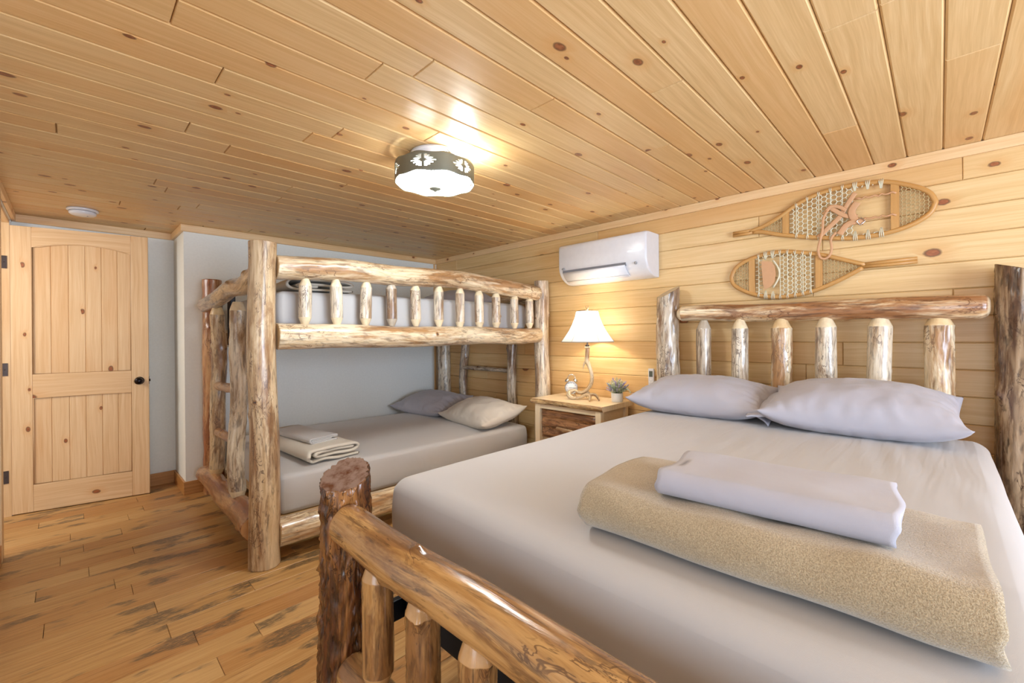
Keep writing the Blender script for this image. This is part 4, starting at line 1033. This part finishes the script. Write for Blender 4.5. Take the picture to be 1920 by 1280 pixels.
# ------------------------------------------------------------------ snowshoes on the pine wall
def inside(p, poly):
    c = False; n_ = len(poly)
    for i in range(n_):
        a, b = poly[i], poly[(i+1) % n_]
        if (a[1] > p[1]) != (b[1] > p[1]) and p[0] < (b[0]-a[0])*(p[1]-a[1])/(b[1]-a[1])+a[0]: c = not c
    return c
def snowshoe(name, label, tail, joint, up, low, bars, hexr, xw, opening=None):
    """up, low: outline points (y,z) from the tail joint to the toe along each side; toe is the last point of up == last of low"""
    t = thing(name, label, 'snowshoe', (xw, joint[0], joint[1]))
    L3 = lambda p, dx=0: (dx, p[0]-joint[0], p[1]-joint[1])
    loop = [spline([(0, *q) for q in up], i/40) for i in range(41)] + [spline([(0, *q) for q in low], i/40) for i in range(39, -1, -1)]
    poly = [(p.y, p.z) for p in loop]
    mb = MB(); mb.tube([L3(p) for p in poly[:-1]], .0125, 10, flat_=.8)
    mb.build('frame', 'shoe', t)
    mb = MB(); d = Vector((0, tail[0]-joint[0], tail[1]-joint[1])); nrm = Vector((0, -d.z, d.y)).normalized()*.0085
    for s_ in (-1, 1): mb.tube([tuple(Vector((0, 0, 0))+nrm*s_*.8-d*.12), tuple(d*.4+nrm*s_), tuple(d+nrm*s_)], .0095, 8, flat_=1)
    mb.build('tail', 'shoe', t)
    def chord(q):   # the two crossing points of the frame at bar position
        (y, slope) = q; pts = []
        for i in range(len(poly)):
            a, b = poly[i], poly[(i+1) % len(poly)]
            fa = a[0]-y-slope*(a[1]-joint[1]); fb = b[0]-y-slope*(b[1]-joint[1])
            if fa*fb < 0: k = fa/(fa-fb); pts.append((a[0]+(b[0]-a[0])*k, a[1]+(b[1]-a[1])*k))
        return sorted(pts, key=lambda p: p[1])[0], sorted(pts, key=lambda p: p[1])[-1]
    for q in bars:
        a, b = chord(q); mb = MB(); dy = .017
        P = [L3((a[0]-dy, a[1])), L3((a[0]+dy, a[1])), L3((b[0]+dy, b[1])), L3((b[0]-dy, b[1]))]
        ids = [mb.vert((x+e, y, z), (y+3, 0, z)) for e in (-.005, .005) for (x, y, z) in P]
        for f_ in ((0, 1, 2, 3), (4, 5, 6, 7), (0, 1, 5, 4), (1, 2, 6, 5), (2, 3, 7, 6), (3, 0, 4, 7)): mb.face([ids[k] for k in f_], 0, False)
        mb.build('crossbar', 'shoe', t)
    # hexagonal rawhide lacing clipped to the frame
    mid = poly; mbA, mbB, mbC = MB(), MB(), MB()
    ys = [p[0] for p in poly]; zs_ = [p[1] for p in poly]
    b0, b1 = sorted(q[0] for q in bars)
    def zone(p): return 0 if b0 < p[0] < b1 else 1
    h = hexr
    for scale_, zn in ((1.0, 0), (.72, 1)):
        hh = h*scale_; i = 0; yy = min(ys)-.05
        while yy < max(ys)+.05:
            zz = min(zs_)-.05 + (i % 2)*hh*.87
            while zz < max(zs_)+.05:
                pts = [(yy+hh*math.cos(PI*k/3), zz+hh*math.sin(PI*k/3)) for k in range(6)]
                for k in range(3):
                    a, b = pts[k], pts[k+1]
                    m_ = ((a[0]+b[0])/2, (a[1]+b[1])/2)
                    if inside(a, mid) and inside(b, mid) and zone(m_) == zn and not (opening and inside(m_, opening)) and all(abs(m_[0]-q[0]-q[1]*(m_[1]-joint[1])) > .022 for q in bars):
                        (mbA if zn == 0 else mbB if m_[0] < b0 else mbC).tube([L3(a, -.002+.003*(k % 2)), L3(b, -.002)], .0029 if zn == 0 else .0021, 5, cap=False)
                zz += hh*1.74
            yy += hh*1.5; i += 1
    # wraps round the frame and long vertical strands in the middle zone
    for s_ in range(1, 9):
        y = b0+(b1-b0)*s_/9
        try: a, b = chord((y, 0))
        except IndexError: continue
        if opening and inside((y, (a[1]+b[1])/2), opening):
            for e in (a, b):
                for w in (-.008, 0, .008):
                    mbA.tube([L3((e[0]+w-.0, e[1]+(.016 if e is b else -.016)), -.0), L3((e[0]+w, e[1]), -.0125), L3((e[0]+w*.3, e[1]-(.035 if e is b else -.035)), -.004)], .0028, 5)
            continue
        for w in (-.004, .004): mbA.tube([L3((a[0]+w, a[1]-.014), 0), L3((a[0]+w, a[1]), -.0128), L3((a[0], a[1]+.02), -.004), L3((b[0], b[1]-.02), -.004), L3((b[0]+w, b[1]), -.0128), L3((b[0]+w, b[1]+.014), 0)], .0024, 5)
    o = mbA.build('lacing', 'lace', t); mbB.build('fine_lacing', 'lace2', t); mbC.build('fine_lacing', 'lace2', t)
    return t, L3, chord
SXW = XR-.022
up1, lo1 = [(.865, 1.900), (.791, 1.918), (.70, 1.960), (.617, 2.012), (.525, 2.050), (.434, 2.066), (.34, 2.067), (.247, 2.060), (.18, 2.043), (.119, 2.014), (.065, 1.982), (.029, 1.946), (.012, 1.900)], \
           [(.865, 1.895), (.79, 1.885), (.70, 1.853), (.592, 1.825), (.49, 1.800), (.388, 1.780), (.315, 1.773), (.249, 1.773), (.18, 1.781), (.12, 1.797), (.07, 1.820), (.03, 1.853), (.012, 1.900)]
op1 = [(.335, 2.05), (.185, 2.05), (.185, 1.79), (.335, 1.79)]
s1, L1, ch1 = snowshoe('snowshoe', 'upper wooden snowshoe on the pine wall, toe pointing right, with buckled leather binding', (.965, 1.897), (.862, 1.898), up1, lo1, [(.665, 0), (.165, 0)], .0155, SXW, op1)
# its leather binding, buckle and the strap that hangs in a loop
def strip(mb, pts, w, th=.002, upv=Vector((1, 0, 0))):
    mb.tube([spline(pts, i/24) for i in range(25)], w, 8, flat_=th/w, up=upv)
mb = MB()
strip(mb, [L1(q, -.012) for q in ((.33, 2.02), (.36, 1.97), (.40, 1.90), (.46, 1.84), (.50, 1.80))], .013)
strip(mb, [L1(q, -.014) for q in ((.45, 1.97), (.41, 1.93), (.37, 1.90), (.32, 1.885))], .012)
strip(mb, [L1(q, -.017) for q in ((.32, 1.965), (.345, 1.92), (.33, 1.87), (.29, 1.853))], .018)
strip(mb, [L1(q, -.016) for q in ((.47, 1.93), (.44, 1.965), (.40, 1.955), (.37, 1.93))], .010)
strip(mb, [L1(q, -.018) for q in ((.40, 1.80), (.37, 1.845), (.33, 1.86), (.30, 1.85))], .016)
for zz in (1.985, 1.868): mb.tube([L1((.33-.17*i/12, zz+.006*math.sin(i*2.5)), -.006) for i in range(13)], .005, 7)
mb.build('binding', 'leather', s1)
mb = MB(); strip(mb, [L1(q, -.020) for q in ((.455, 1.945), (.475, 1.90), (.478, 1.84), (.49, 1.78), (.500, 1.73), (.492, 1.685), (.468, 1.672), (.445, 1.69), (.436, 1.73), (.440, 1.78), (.415, 1.815))], .0065, .002); mb.build('hanging_strap', 'leather', s1)
mb = MB(); c_ = (.305, 1.856); mb.tube([L1((c_[0]+.020*math.cos(PI/2*k+.1), c_[1]+.020*math.sin(PI/2*k+.1)), -.022) for k in range(4)], .003, 6, closed=True); mb.build('buckle', 'chrome', s1)

up2, lo2 = [(.29, 1.618), (.38, 1.655), (.462, 1.690), (.53, 1.712), (.592, 1.728), (.67, 1.744), (.747, 1.746), (.81, 1.738), (.869, 1.722), (.92, 1.700), (.955, 1.670), (.975, 1.63), (.976, 1.60)], \
           [(.29, 1.612), (.342, 1.580), (.41, 1.543), (.489, 1.507), (.57, 1.482), (.650, 1.471), (.72, 1.471), (.794, 1.482), (.86, 1.502), (.905, 1.524), (.945, 1.550), (.968, 1.575), (.976, 1.60)]
op2 = [(.80, 1.72), (.70, 1.72), (.70, 1.49), (.80, 1.49)]
s2, L2, ch2 = snowshoe('snowshoe', 'lower wooden snowshoe on the pine wall, toe pointing left, with plain leather toe strap', (.08, 1.618), (.285, 1.615), up2, lo2, [(.50, 0), (.855, 0)], .0150, SXW, op2)
mb = MB()
P = [(-.016, *[a-b for a, b in zip(q, (.285, 1.615))]) for q in ((.795, 1.700), (.742, 1.690), (.722, 1.66), (.717, 1.61), (.724, 1.565), (.745, 1.535), (.780, 1.520), (.788, 1.56), (.792, 1.62), (.795, 1.66))]
ids = [mb.vert(p) for p in P]; ids2 = [mb.vert((p[0]-.003, p[1], p[2])) for p in P]
mb.face(ids, 0, False); mb.face(ids2, 0, False)
for k in range(len(P)): mb.face((ids[k], ids[(k+1) % len(P)], ids2[(k+1) % len(P)], ids2[k]), 0, False)
mb.build('binding', 'leather', s2)
mb = MB(); mb.tube([L2((.735-.035*math.sin(PI*k/12), 1.70-.17*k/12), -.008) for k in range(13)], .0055, 7)
mb.build('toe_cord', 'lace', s2)
